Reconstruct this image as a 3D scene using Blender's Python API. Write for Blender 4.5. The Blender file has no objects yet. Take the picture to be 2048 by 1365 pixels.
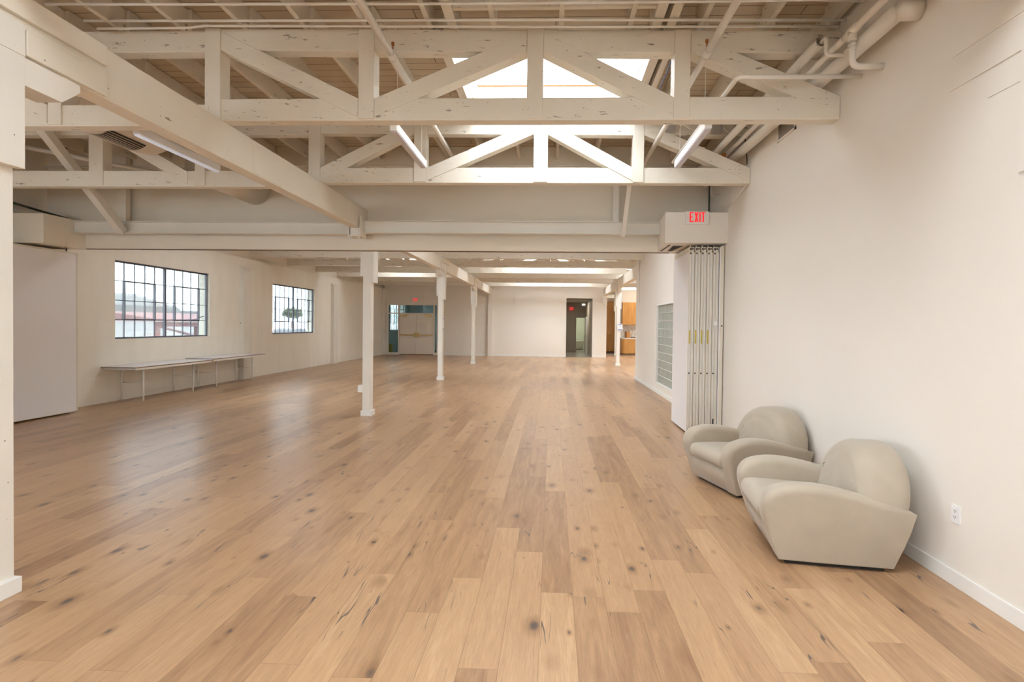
import bpy, bmesh, math, random
from mathutils import Vector, Matrix
random.seed(7)
SC = bpy.context.scene
COL = SC.collection
PI = math.pi

# ------------------------------------------------------------------ materials
def newmat(name):
    m = bpy.data.materials.new(name); m.use_nodes = True
    nt = m.node_tree; nt.nodes.clear()
    out = nt.nodes.new('ShaderNodeOutputMaterial')
    b = nt.nodes.new('ShaderNodeBsdfPrincipled')
    nt.links.new(b.outputs[0], out.inputs[0])
    return m, nt, b, out
def N(nt, t, **k):
    n = nt.nodes.new(t)
    for a, v in k.items(): setattr(n, a, v)
    return n
def simple(name, col, rough=.5, metal=0., spec=.5, emit=None, es=0.):
    m, nt, b, o = newmat(name)
    # faint procedural variation so that no surface is perfectly flat
    tc = N(nt, 'ShaderNodeTexCoord'); nz = N(nt, 'ShaderNodeTexNoise'); nz.inputs['Scale'].default_value = 6
    nt.links.new(tc.outputs['Object'], nz.inputs['Vector'])
    mp = N(nt, 'ShaderNodeMapRange'); mp.inputs['To Min'].default_value = .96; mp.inputs['To Max'].default_value = 1.04
    nt.links.new(nz.outputs[0], mp.inputs[0])
    mx = N(nt, 'ShaderNodeVectorMath', operation='SCALE'); mx.inputs[0].default_value = col
    nt.links.new(mp.outputs[0], mx.inputs['Scale'])
    nt.links.new(mx.outputs[0], b.inputs['Base Color'])
    b.inputs['Roughness'].default_value = rough; b.inputs['Metallic'].default_value = metal
    b.inputs['Specular IOR Level'].default_value = spec
    if emit:
        b.inputs['Emission Color'].default_value = (*emit, 1); b.inputs['Emission Strength'].default_value = es
    return m
def painted(name, col, fleck=(.16,.11,.07), amount=.62, scale=9., stretch=(1,1,1), bump=.25, rough=.55, grain=60.):
    """old painted timber: faint grain bump, small dark nail holes and cracks"""
    m, nt, b, o = newmat(name)
    tc = N(nt, 'ShaderNodeTexCoord')
    mp = N(nt, 'ShaderNodeMapping'); mp.inputs['Scale'].default_value = stretch
    nt.links.new(tc.outputs['Object'], mp.inputs[0])
    n1 = N(nt, 'ShaderNodeTexNoise'); n1.inputs['Scale'].default_value = scale; n1.inputs['Detail'].default_value = 8; n1.inputs['Roughness'].default_value = .62
    nt.links.new(mp.outputs[0], n1.inputs['Vector'])
    cr = N(nt, 'ShaderNodeValToRGB'); cr.color_ramp.elements[0].position = amount + .10; cr.color_ramp.elements[1].position = amount + .14
    nt.links.new(n1.outputs[0], cr.inputs[0])
    vo = N(nt, 'ShaderNodeTexVoronoi'); vo.inputs['Scale'].default_value = 9.; nt.links.new(tc.outputs['Object'], vo.inputs['Vector'])
    vl = N(nt, 'ShaderNodeMath', operation='LESS_THAN'); vl.inputs[1].default_value = .045; nt.links.new(vo.outputs['Distance'], vl.inputs[0])
    mxm = N(nt, 'ShaderNodeMath', operation='MAXIMUM'); nt.links.new(cr.outputs[0], mxm.inputs[0]); nt.links.new(vl.outputs[0], mxm.inputs[1])
    mul = N(nt, 'ShaderNodeMath', operation='MULTIPLY'); mul.inputs[1].default_value = .75; nt.links.new(mxm.outputs[0], mul.inputs[0])
    n2 = N(nt, 'ShaderNodeTexNoise'); n2.inputs['Scale'].default_value = 2.2; n2.inputs['Detail'].default_value = 4
    nt.links.new(tc.outputs['Object'], n2.inputs['Vector'])
    r2 = N(nt, 'ShaderNodeMapRange'); r2.inputs['To Min'].default_value = .93; r2.inputs['To Max'].default_value = 1.05
    nt.links.new(n2.outputs[0], r2.inputs[0])
    sc = N(nt, 'ShaderNodeVectorMath', operation='SCALE'); sc.inputs[0].default_value = col; nt.links.new(r2.outputs[0], sc.inputs['Scale'])
    mx = N(nt, 'ShaderNodeMix', data_type='RGBA'); mx.inputs['B'].default_value = (*fleck, 1)
    nt.links.new(mul.outputs[0], mx.inputs['Factor']); nt.links.new(sc.outputs[0], mx.inputs['A'])
    nt.links.new(mx.outputs['Result'], b.inputs['Base Color'])
    n3 = N(nt, 'ShaderNodeTexNoise'); n3.inputs['Scale'].default_value = grain; n3.inputs['Detail'].default_value = 4
    nt.links.new(mp.outputs[0], n3.inputs['Vector'])
    ad = N(nt, 'ShaderNodeMath', operation='SUBTRACT'); nt.links.new(n3.outputs[0], ad.inputs[0]); nt.links.new(mul.outputs[0], ad.inputs[1])
    bp = N(nt, 'ShaderNodeBump'); bp.inputs['Strength'].default_value = bump; bp.inputs['Distance'].default_value = .004
    nt.links.new(ad.outputs[0], bp.inputs['Height']); nt.links.new(bp.outputs[0], b.inputs['Normal'])
    b.inputs['Roughness'].default_value = rough; b.inputs['Specular IOR Level'].default_value = .35
    return m
def plaster(name, col, bump=.05, rough=.6, sc=120.):
    m, nt, b, o = newmat(name)
    tc = N(nt, 'ShaderNodeTexCoord'); n = N(nt, 'ShaderNodeTexNoise'); n.inputs['Scale'].default_value = sc; n.inputs['Detail'].default_value = 3
    nt.links.new(tc.outputs['Object'], n.inputs['Vector'])
    bp = N(nt, 'ShaderNodeBump'); bp.inputs['Strength'].default_value = bump; bp.inputs['Distance'].default_value = .002
    nt.links.new(n.outputs[0], bp.inputs['Height']); nt.links.new(bp.outputs[0], b.inputs['Normal'])
    n2 = N(nt, 'ShaderNodeTexNoise'); n2.inputs['Scale'].default_value = .9
    nt.links.new(tc.outputs['Object'], n2.inputs['Vector'])
    mr = N(nt, 'ShaderNodeMapRange'); mr.inputs['To Min'].default_value = .975; mr.inputs['To Max'].default_value = 1.02
    nt.links.new(n2.outputs[0], mr.inputs[0])
    s = N(nt, 'ShaderNodeVectorMath', operation='SCALE'); s.inputs[0].default_value = col; nt.links.new(mr.outputs[0], s.inputs['Scale'])
    nt.links.new(s.outputs[0], b.inputs['Base Color'])
    b.inputs['Roughness'].default_value = rough; b.inputs['Specular IOR Level'].default_value = .3
    return m
def blockwall(name, col):
    """board-formed / brick wall painted over: faint courses, drips and pock marks"""
    m, nt, b, o = newmat(name)
    tc = N(nt, 'ShaderNodeTexCoord'); sp = N(nt, 'ShaderNodeSeparateXYZ'); nt.links.new(tc.outputs['Object'], sp.inputs[0])
    cb = N(nt, 'ShaderNodeCombineXYZ'); nt.links.new(sp.outputs['Y'], cb.inputs[0]); nt.links.new(sp.outputs['Z'], cb.inputs[1])
    br = N(nt, 'ShaderNodeTexBrick'); br.inputs['Scale'].default_value = 1.; br.inputs['Brick Width'].default_value = .24; br.inputs['Row Height'].default_value = .075
    br.inputs['Mortar Size'].default_value = .006; br.inputs['Mortar Smooth'].default_value = .5
    br.inputs['Color1'].default_value = (1,1,1,1); br.inputs['Color2'].default_value = (.9,.9,.9,1); br.inputs['Mortar'].default_value = (0,0,0,1)
    nt.links.new(cb.outputs[0], br.inputs['Vector'])
    n = N(nt, 'ShaderNodeTexNoise'); n.inputs['Scale'].default_value = 14; n.inputs['Detail'].default_value = 6
    nt.links.new(tc.outputs['Object'], n.inputs['Vector'])
    a = N(nt, 'ShaderNodeMix', data_type='RGBA'); a.inputs['Factor'].default_value = .55
    nt.links.new(br.outputs['Color'], a.inputs['A']); nt.links.new(n.outputs[0], a.inputs['B'])
    bp = N(nt, 'ShaderNodeBump'); bp.inputs['Strength'].default_value = .3; bp.inputs['Distance'].default_value = .006
    nt.links.new(a.outputs['Result'], bp.inputs['Height']); nt.links.new(bp.outputs[0], b.inputs['Normal'])
    mp = N(nt, 'ShaderNodeMapping'); mp.inputs['Scale'].default_value = (1, 2.4, .5); nt.links.new(tc.outputs['Object'], mp.inputs[0])
    n2 = N(nt, 'ShaderNodeTexNoise'); n2.inputs['Scale'].default_value = 1.6; n2.inputs['Detail'].default_value = 5
    nt.links.new(mp.outputs[0], n2.inputs['Vector'])
    mr = N(nt, 'ShaderNodeMapRange'); mr.inputs['To Min'].default_value = .9; mr.inputs['To Max'].default_value = 1.05
    nt.links.new(n2.outputs[0], mr.inputs[0])
    vo = N(nt, 'ShaderNodeTexVoronoi'); vo.inputs['Scale'].default_value = 1.7; nt.links.new(tc.outputs['Object'], vo.inputs['Vector'])
    vl = N(nt, 'ShaderNodeMath', operation='LESS_THAN'); vl.inputs[1].default_value = .045; nt.links.new(vo.outputs['Distance'], vl.inputs[0])
    s = N(nt, 'ShaderNodeVectorMath', operation='SCALE'); s.inputs[0].default_value = col; nt.links.new(mr.outputs[0], s.inputs['Scale'])
    mx = N(nt, 'ShaderNodeMix', data_type='RGBA'); mx.inputs['B'].default_value = (.30,.24,.17,1)
    mf = N(nt, 'ShaderNodeMath', operation='MULTIPLY'); mf.inputs[1].default_value = .5; nt.links.new(vl.outputs[0], mf.inputs[0])
    nt.links.new(mf.outputs[0], mx.inputs['Factor']); nt.links.new(s.outputs[0], mx.inputs['A']); nt.links.new(mx.outputs['Result'], b.inputs['Base Color'])
    b.inputs['Roughness'].default_value = .5; b.inputs['Specular IOR Level'].default_value = .4
    return m
def decking(name, col):
    """painted roof boards running across the building"""
    m, nt, b, o = newmat(name)
    tc = N(nt, 'ShaderNodeTexCoord'); sp = N(nt, 'ShaderNodeSeparateXYZ'); nt.links.new(tc.outputs['Object'], sp.inputs[0])
    cb = N(nt, 'ShaderNodeCombineXYZ'); nt.links.new(sp.outputs['X'], cb.inputs[0]); nt.links.new(sp.outputs['Y'], cb.inputs[1])
    br = N(nt, 'ShaderNodeTexBrick'); br.offset = .37; br.inputs['Scale'].default_value = 1.; br.inputs['Brick Width'].default_value = 3.6; br.inputs['Row Height'].default_value = .142
    br.inputs['Mortar Size'].default_value = .0035; br.inputs['Mortar Smooth'].default_value = .1
    c = col
    br.inputs['Color1'].default_value = (*c,1); br.inputs['Color2'].default_value = (c[0]*.9, c[1]*.88, c[2]*.85,1); br.inputs['Mortar'].default_value = (.10,.065,.035,1)
    nt.links.new(cb.outputs[0], br.inputs['Vector'])
    mp = N(nt, 'ShaderNodeMapping'); mp.inputs['Scale'].default_value = (1.4, 9, 1); nt.links.new(tc.outputs['Object'], mp.inputs[0])
    n = N(nt, 'ShaderNodeTexNoise'); n.inputs['Scale'].default_value = 4; n.inputs['Detail'].default_value = 8
    nt.links.new(mp.outputs[0], n.inputs['Vector'])
    cr = N(nt, 'ShaderNodeValToRGB'); cr.color_ramp.elements[0].position = .72; cr.color_ramp.elements[1].position = .76
    nt.links.new(n.outputs[0], cr.inputs[0])
    mf = N(nt, 'ShaderNodeMath', operation='MULTIPLY'); mf.inputs[1].default_value = .6; nt.links.new(cr.outputs[0], mf.inputs[0])
    mx = N(nt, 'ShaderNodeMix', data_type='RGBA'); mx.inputs['B'].default_value = (.16,.10,.06,1)
    nt.links.new(mf.outputs[0], mx.inputs['Factor']); nt.links.new(br.outputs['Color'], mx.inputs['A']); nt.links.new(mx.outputs['Result'], b.inputs['Base Color'])
    bp = N(nt, 'ShaderNodeBump'); bp.inputs['Strength'].default_value = .4; bp.inputs['Distance'].default_value = .006
    iv = N(nt, 'ShaderNodeMath', operation='SUBTRACT'); iv.inputs[0].default_value = 1.; nt.links.new(br.outputs['Fac'], iv.inputs[1])
    nt.links.new(iv.outputs[0], bp.inputs['Height']); nt.links.new(bp.outputs[0], b.inputs['Normal'])
    b.inputs['Roughness'].default_value = .6; b.inputs['Specular IOR Level'].default_value = .3
    return m
def oakfloor():
    m, nt, b, o = newmat('oak_planks')
    L = nt.links.new
    def M(op, a, b_=None, c=None):
        n = N(nt, 'ShaderNodeMath', operation=op)
        for i, v in enumerate((a, b_, c)):
            if v is None: continue
            if isinstance(v, (int, float)): n.inputs[i].default_value = v
            else: L(v, n.inputs[i])
        return n.outputs[0]
    tc = N(nt, 'ShaderNodeTexCoord'); sp = N(nt, 'ShaderNodeSeparateXYZ'); L(tc.outputs['Object'], sp.inputs[0])
    X, Y = sp.outputs['X'], sp.outputs['Y']
    W = .186
    xs = M('DIVIDE', M('ADD', X, .045 + W*200), W)
    i = M('FLOOR', xs); fx = M('FRACT', xs)
    w1 = N(nt, 'ShaderNodeTexWhiteNoise', noise_dimensions='1D'); L(i, w1.inputs['W'])
    # plank length varies between rows
    ln = M('MULTIPLY_ADD', w1.outputs['Value'], .75, 1.45)
    w1b = N(nt, 'ShaderNodeTexWhiteNoise', noise_dimensions='1D'); L(M('ADD', i, 71.3), w1b.inputs['W'])
    ys = M('ADD', M('DIVIDE', M('ADD', Y, 100.), ln), M('MULTIPLY', w1b.outputs['Value'], 23.))
    j = M('FLOOR', ys); fy = M('FRACT', ys)
    cbi = N(nt, 'ShaderNodeCombineXYZ'); L(i, cbi.inputs[0]); L(j, cbi.inputs[1])
    wn = N(nt, 'ShaderNodeTexWhiteNoise', noise_dimensions='3D'); L(cbi.outputs[0], wn.inputs['Vector'])
    wsep = N(nt, 'ShaderNodeSeparateColor'); L(wn.outputs['Color'], wsep.inputs[0])
    r1, r2, r3 = wsep.outputs[0], wsep.outputs[1], wsep.outputs[2]
    # local coords shifted per plank
    lc = N(nt, 'ShaderNodeCombineXYZ'); L(M('ADD', X, M('MULTIPLY', r1, 31.)), lc.inputs[0]); L(M('ADD', Y, M('MULTIPLY', r2, 47.)), lc.inputs[1]); L(M('MULTIPLY', r3, 9.), lc.inputs[2])
    def noise(scale, sx, sy, detail=4, rough=.55, dist=0.):
        mp = N(nt, 'ShaderNodeMapping'); mp.inputs['Scale'].default_value = (sx, sy, 1); L(lc.outputs[0], mp.inputs[0])
        n = N(nt, 'ShaderNodeTexNoise'); n.inputs['Scale'].default_value = scale; n.inputs['Detail'].default_value = detail
        n.inputs['Roughness'].default_value = rough; n.inputs['Distortion'].default_value = dist
        L(mp.outputs[0], n.inputs['Vector']); return n.outputs[0]
    g1 = noise(3., 6., .55, 5, .6, .6)       # broad figure
    g2 = noise(22., 7., .35, 4, .6, .3)      # fine grain
    # base tone per plank
    ramp = N(nt, 'ShaderNodeValToRGB'); e = ramp.color_ramp.elements
    e[0].position = 0.; e[0].color = (.262,.143,.076,1)
    e[1].position = 1.; e[1].color = (.570,.370,.215,1)
    for p, c in ((.16,(.330,.190,.104,1)),(.45,(.435,.262,.144,1)),(.8,(.495,.308,.170,1))):
        q = e.new(p); q.color = c
    tone = M('ADD', M('MULTIPLY_ADD', r3, .62, .20), M('MULTIPLY', M('SUBTRACT', g1, .5), 1.0))
    L(tone, ramp.inputs[0])
    fine = N(nt, 'ShaderNodeMapRange'); fine.inputs['From Min'].default_value = .3; fine.inputs['From Max'].default_value = .7
    fine.inputs['To Min'].default_value = .86; fine.inputs['To Max'].default_value = 1.10; L(g2, fine.inputs[0])
    c1 = N(nt, 'ShaderNodeVectorMath', operation='SCALE'); L(ramp.outputs[0], c1.inputs[0]); L(fine.outputs[0], c1.inputs['Scale'])
    # knots: sparse stretched voronoi cells with a noisy edge
    mp = N(nt, 'ShaderNodeMapping'); mp.inputs['Scale'].default_value = (1., .55, 1); L(lc.outputs[0], mp.inputs[0])
    vo = N(nt, 'ShaderNodeTexVoronoi'); vo.inputs['Scale'].default_value = 6.6; vo.inputs['Randomness'].default_value = 1.
    L(mp.outputs[0], vo.inputs['Vector'])
    vs = N(nt, 'ShaderNodeSeparateColor'); L(vo.outputs['Color'], vs.inputs[0])
    nk = noise(30., 1., 1., 5, .7)
    rad = M('MULTIPLY', M('POWER', vs.outputs[0], 2.0), .23)
    kd = M('ADD', vo.outputs['Distance'], M('MULTIPLY', M('SUBTRACT', nk, .5), .09))
    def sstep(x, a, bb):
        r = N(nt, 'ShaderNodeMapRange', interpolation_type='SMOOTHSTEP'); L(x, r.inputs[0])
        for k_, v in (('From Min', a), ('From Max', bb)):
            if isinstance(v, (int, float)): r.inputs[k_].default_value = v
            else: L(v, r.inputs[k_])
        r.inputs['To Min'].default_value = 1.; r.inputs['To Max'].default_value = 0.
        return r.outputs[0]
    core = sstep(kd, M('MULTIPLY', rad, .35), rad)
    halo = sstep(kd, M('MULTIPLY', rad, .6), M('MULTIPLY_ADD', rad, 2.4, .001))
    # dark filled cracks: thin ridge of a stretched noise, only in some places
    ck = noise(2.6, 4.2, .28, 2, .5, .15)
    ridge = M('ABSOLUTE', M('SUBTRACT', ck, .5))
    gate = noise(1.2, 2., 1.3, 2, .5)
    gt = N(nt, 'ShaderNodeMapRange'); gt.inputs['From Min'].default_value = .54; gt.inputs['From Max'].default_value = .60; L(gate, gt.inputs[0])
    crk = M('MULTIPLY', sstep(ridge, .0025, .0065), gt.outputs[0])
    mA = N(nt, 'ShaderNodeMix', data_type='RGBA'); mA.inputs['B'].default_value = (.22,.115,.055,1)
    L(M('MULTIPLY', halo, .55), mA.inputs['Factor']); L(c1.outputs[0], mA.inputs['A'])
    mB = N(nt, 'ShaderNodeMix', data_type='RGBA'); mB.inputs['B'].default_value = (.085,.070,.066,1)
    L(M('MULTIPLY', M('MAXIMUM', core, crk), .88), mB.inputs['Factor']); L(mA.outputs['Result'], mB.inputs['A'])
    # bevelled plank edges
    ex = M('MINIMUM', fx, M('SUBTRACT', 1., fx)); ey = M('MULTIPLY', M('MINIMUM', fy, M('SUBTRACT', 1., fy)), ln)
    exm = M('MULTIPLY', ex, W)
    edge = M('MINIMUM', exm, ey)
    el = sstep(edge, .0006, .0022)
    mC = N(nt, 'ShaderNodeMix', data_type='RGBA'); mC.inputs['B'].default_value = (.20,.11,.055,1)
    L(M('MULTIPLY', el, .6), mC.inputs['Factor']); L(mB.outputs['Result'], mC.inputs['A'])
    L(mC.outputs['Result'], b.inputs['Base Color'])
    rr = N(nt, 'ShaderNodeMapRange'); rr.inputs['To Min'].default_value = .24; rr.inputs['To Max'].default_value = .36; L(g2, rr.inputs[0])
    L(rr.outputs[0], b.inputs['Roughness'])
    b.inputs['Specular IOR Level'].default_value = .45
    hb = M('SUBTRACT', M('MULTIPLY', g1, .05), M('ADD', el, M('MULTIPLY', core, .4)))
    bp = N(nt, 'ShaderNodeBump'); bp.inputs['Strength'].default_value = .22; bp.inputs['Distance'].default_value = .003
    L(hb, bp.inputs['Height']); L(bp.outputs[0], b.inputs['Normal'])
    return m
def clearglass(name, tint=(.93,.97,.96), gloss=.07):
    m, nt, b, o = newmat(name)
    tr = N(nt, 'ShaderNodeBsdfTransparent'); tr.inputs[0].default_value = (*tint, 1)
    gl = N(nt, 'ShaderNodeBsdfGlossy'); gl.inputs['Roughness'].default_value = .03
    fr = N(nt, 'ShaderNodeFresnel'); fr.inputs[0].default_value = 1.45
    mf = N(nt, 'ShaderNodeMath', operation='MULTIPLY'); mf.inputs[1].default_value = gloss*12; nt.links.new(fr.outputs[0], mf.inputs[0])
    mc = N(nt, 'ShaderNodeMath', operation='MINIMUM'); mc.inputs[1].default_value = .9; nt.links.new(mf.outputs[0], mc.inputs[0])
    mx = N(nt, 'ShaderNodeMixShader'); nt.links.new(mc.outputs[0], mx.inputs[0]); nt.links.new(tr.outputs[0], mx.inputs[1]); nt.links.new(gl.outputs[0], mx.inputs[2])
    nt.nodes.remove(b); nt.links.new(mx.outputs[0], o.inputs[0])
    return m
def glassblock():
    m, nt, b, o = newmat('glass_block')
    tc = N(nt, 'ShaderNodeTexCoord')
    wv = N(nt, 'ShaderNodeTexWave', wave_type='BANDS', bands_direction='Y'); wv.inputs['Scale'].default_value = 16; wv.inputs['Distortion'].default_value = 3.; wv.inputs['Detail Scale'].default_value = 2.
    nt.links.new(tc.outputs['Object'], wv.inputs['Vector'])
    bp = N(nt, 'ShaderNodeBump'); bp.inputs['Strength'].default_value = .7; bp.inputs['Distance'].default_value = .01
    nt.links.new(wv.outputs['Color'], bp.inputs['Height'])
    cr = N(nt, 'ShaderNodeValToRGB'); cr.color_ramp.elements[0].color = (.30,.31,.24,1); cr.color_ramp.elements[1].color = (.55,.57,.49,1)
    nt.links.new(wv.outputs['Color'], cr.inputs[0]); nt.links.new(cr.outputs[0], b.inputs['Base Color'])
    b.inputs['Roughness'].default_value = .12; b.inputs['Specular IOR Level'].default_value = .8
    nt.links.new(bp.outputs[0], b.inputs['Normal'])
    return m
def fabric(name, col):
    m, nt, b, o = newmat(name)
    tc = N(nt, 'ShaderNodeTexCoord')
    n = N(nt, 'ShaderNodeTexNoise'); n.inputs['Scale'].default_value = 420; n.inputs['Detail'].default_value = 2; nt.links.new(tc.outputs['Object'], n.inputs['Vector'])
    n2 = N(nt, 'ShaderNodeTexNoise'); n2.inputs['Scale'].default_value = 5.5; n2.inputs['Detail'].default_value = 5; nt.links.new(tc.outputs['Object'], n2.inputs['Vector'])
    mr = N(nt, 'ShaderNodeMapRange'); mr.inputs['To Min'].default_value = .88; mr.inputs['To Max'].default_value = 1.1; nt.links.new(n2.outputs[0], mr.inputs[0])
    s = N(nt, 'ShaderNodeVectorMath', operation='SCALE'); s.inputs[0].default_value = col; nt.links.new(mr.outputs[0], s.inputs['Scale'])
    nt.links.new(s.outputs[0], b.inputs['Base Color'])
    b.inputs['Roughness'].default_value = .85; b.inputs['Specular IOR Level'].default_value = .2
    b.inputs['Sheen Weight'].default_value = .35; b.inputs['Sheen Roughness'].default_value = .4
    bp = N(nt, 'ShaderNodeBump'); bp.inputs['Strength'].default_value = .18; bp.inputs['Distance'].default_value = .002
    nt.links.new(n.outputs[0], bp.inputs['Height']); nt.links.new(bp.outputs[0], b.inputs['Normal'])
    return m
def woodv(name, c0, c1, rough=.4):
    m, nt, b, o = newmat(name)
    tc = N(nt, 'ShaderNodeTexCoord'); mp = N(nt, 'ShaderNodeMapping'); mp.inputs['Scale'].default_value = (14, 14, 1.2); nt.links.new(tc.outputs['Object'], mp.inputs[0])
    n = N(nt, 'ShaderNodeTexNoise'); n.inputs['Scale'].default_value = 1.5; n.inputs['Detail'].default_value = 6; nt.links.new(mp.outputs[0], n.inputs['Vector'])
    cr = N(nt, 'ShaderNodeValToRGB'); cr.color_ramp.elements[0].position = .3; cr.color_ramp.elements[1].position = .7
    cr.color_ramp.elements[0].color = (*c0,1); cr.color_ramp.elements[1].color = (*c1,1)
    nt.links.new(n.outputs[0], cr.inputs[0]); nt.links.new(cr.outputs[0], b.inputs['Base Color']); b.inputs['Roughness'].default_value = rough
    return m
def mosaic(name):
    m, nt, b, o = newmat(name)
    tc = N(nt, 'ShaderNodeTexCoord'); v = N(nt, 'ShaderNodeTexVoronoi'); v.inputs['Scale'].default_value = 22; nt.links.new(tc.outputs['Object'], v.inputs['Vector'])
    hs = N(nt, 'ShaderNodeSeparateColor'); nt.links.new(v.outputs['Color'], hs.inputs[0])
    cr = N(nt, 'ShaderNodeValToRGB'); cr.color_ramp.elements[0].color = (.42,.36,.31,1); cr.color_ramp.elements[1].color = (.86,.82,.76,1)
    nt.links.new(hs.outputs[0], cr.inputs[0]); nt.links.new(cr.outputs[0], b.inputs['Base Color']); b.inputs['Roughness'].default_value = .25
    return m

M = {}
PAINT = (.80,.742,.635)
M['timber']  = painted('painted_timber', PAINT, amount=.535, scale=6., stretch=(1,5,5), grain=26, bump=.4)
M['timber_v'] = painted('painted_timber_upright', PAINT, amount=.56, scale=7., stretch=(4,4,.8), grain=26)
M['girder']  = painted('painted_girder', PAINT, amount=.59, scale=5., stretch=(4,1,4), grain=22)
M['post']    = painted('painted_post', (.82,.785,.71), amount=.62, scale=5., stretch=(3,3,.8), grain=20)
M['joist']   = painted('painted_joist', (.74,.67,.555), amount=.53, scale=6., stretch=(5,1,5), grain=30)
M['deck']    = decking('painted_roof_boards', (.61,.51,.38))
M['wall']    = plaster('painted_plasterboard', (.84,.795,.725))
M['wallup']  = plaster('upper_wall_paint', (.82,.755,.64))
M['oldwall'] = blockwall('painted_brick', (.88,.835,.73))
M['pilaster']= blockwall('painted_pier', (.80,.76,.68))
M['trim']    = plaster('white_trim_paint', (.86,.85,.81), rough=.4)
M['floor']   = oakfloor()
M['tile']    = plaster('grey_floor_tile', (.36,.33,.29), rough=.25)
M['steel']   = plaster('painted_steel', (.79,.755,.68), bump=.02, rough=.4)
M['pipe']    = plaster('painted_pipe', (.80,.755,.68), bump=.03, rough=.4)
M['duct']    = plaster('painted_duct', (.78,.72,.63), bump=.03, rough=.45)
M['panel']   = plaster('white_partition_vinyl', (.85,.83,.83), bump=.03, rough=.45, sc=300)
M['edge']    = simple('partition_edge_metal', (.74,.69,.58), .4)
M['dark']    = simple('dark_gap', (.03,.026,.022), .7)
M['brass']   = simple('brass', (.62,.42,.12), .28, 1.)
M['yellow']  = simple('yellow_latch', (.62,.46,.05), .4)
M['winsteel']= simple('window_steel', (.11,.115,.14), .5)
M['glass']   = clearglass('window_glass')
M['skyglass']= clearglass('skylight_glass', (.97,.98,.98), .03)
M['tealglass']= clearglass('vestibule_glass', (.80,.88,.87), .08)
M['gblock']  = glassblock()
M['mortar']  = simple('block_mortar', (.80,.80,.74), .6)
M['chair']   = fabric('cream_velvet', (.455,.390,.305))
M['black']   = simple('black_plinth', (.012,.011,.010), .6)
M['tabletop']= simple('table_laminate', (.72,.69,.70), .28)
M['tedge']   = simple('table_brown_edge', (.22,.13,.08), .5)
M['tleg']    = simple('table_leg_enamel', (.90,.88,.82), .4)
M['fixture'] = simple('fixture_white_metal', (.86,.85,.84), .35)
M['lens']    = simple('fixture_lens', (.62,.60,.66), .25)
M['lensreflect'] = simple('fixture_lens_reflection', (.75,.78,.9), .2, emit=(.78,.84,1.), es=.28)  # weak bluish emission stands in for windows reflected in the lens
M['grille']  = simple('grille_dark', (.02,.016,.012), .6)
M['vent']    = simple('vent_blade', (.42,.39,.36), .45)
M['red']     = simple('exit_red', (.9,.03,.03), .5, emit=(1.,.02,.03), es=.8)
M['signwhite']= simple('sign_white', (.84,.82,.78), .45)
M['white']   = simple('white_plastic', (.86,.86,.84), .35)
M['paper']   = simple('paper', (.88,.88,.88), .6)
M['blue']    = simple('blue_print', (.10,.17,.48), .6)
M['cab']     = woodv('kitchen_oak_veneer', (.50,.235,.06), (.66,.34,.10))
M['cabd']    = woodv('kitchen_oak_kick', (.20,.08,.02), (.26,.11,.03))
M['counter'] = simple('white_counter', (.82,.79,.74), .25)
M['mosaic']  = mosaic('pebble_splashback')
M['boardd']  = woodv('dark_chopping_board', (.20,.07,.02), (.28,.10,.03))
M['boardl']  = woodv('light_chopping_board', (.45,.21,.07), (.55,.28,.10))
M['halld']   = plaster('hallway_grey', (.42,.37,.30))
M['bathgreen']= plaster('bathroom_wall', (.66,.70,.56))
M['tub']     = simple('bathtub_white', (.72,.69,.62), .3)
M['teal']    = plaster('vestibule_wall', (.40,.47,.46))
M['leaf']    = simple('leaf_green', (.36,.42,.30), .5)
M['pot']     = simple('plant_pot', (.55,.42,.30), .6)
M['cable']   = simple('dark_green_cable', (.06,.075,.05), .5)
M['bluewire']= simple('blue_wire', (.08,.12,.26), .5)
M['rust']    = simple('rusted_hanger', (.38,.13,.03), .7)
M['extwhite']= simple('outdoor_white', (.5,.5,.5), .8)
M['extgrey'] = simple('outdoor_grey', (.17,.175,.18), .8)
M['extred']  = simple('outdoor_red', (.26,.15,.155), .8)
M['extground']= simple('outdoor_paving', (.3,.3,.3), .9)
M['exttree'] = simple('outdoor_tree', (.11,.15,.09), .9)
M['extcar']  = simple('outdoor_car', (.12,.13,.15), .3)

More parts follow.
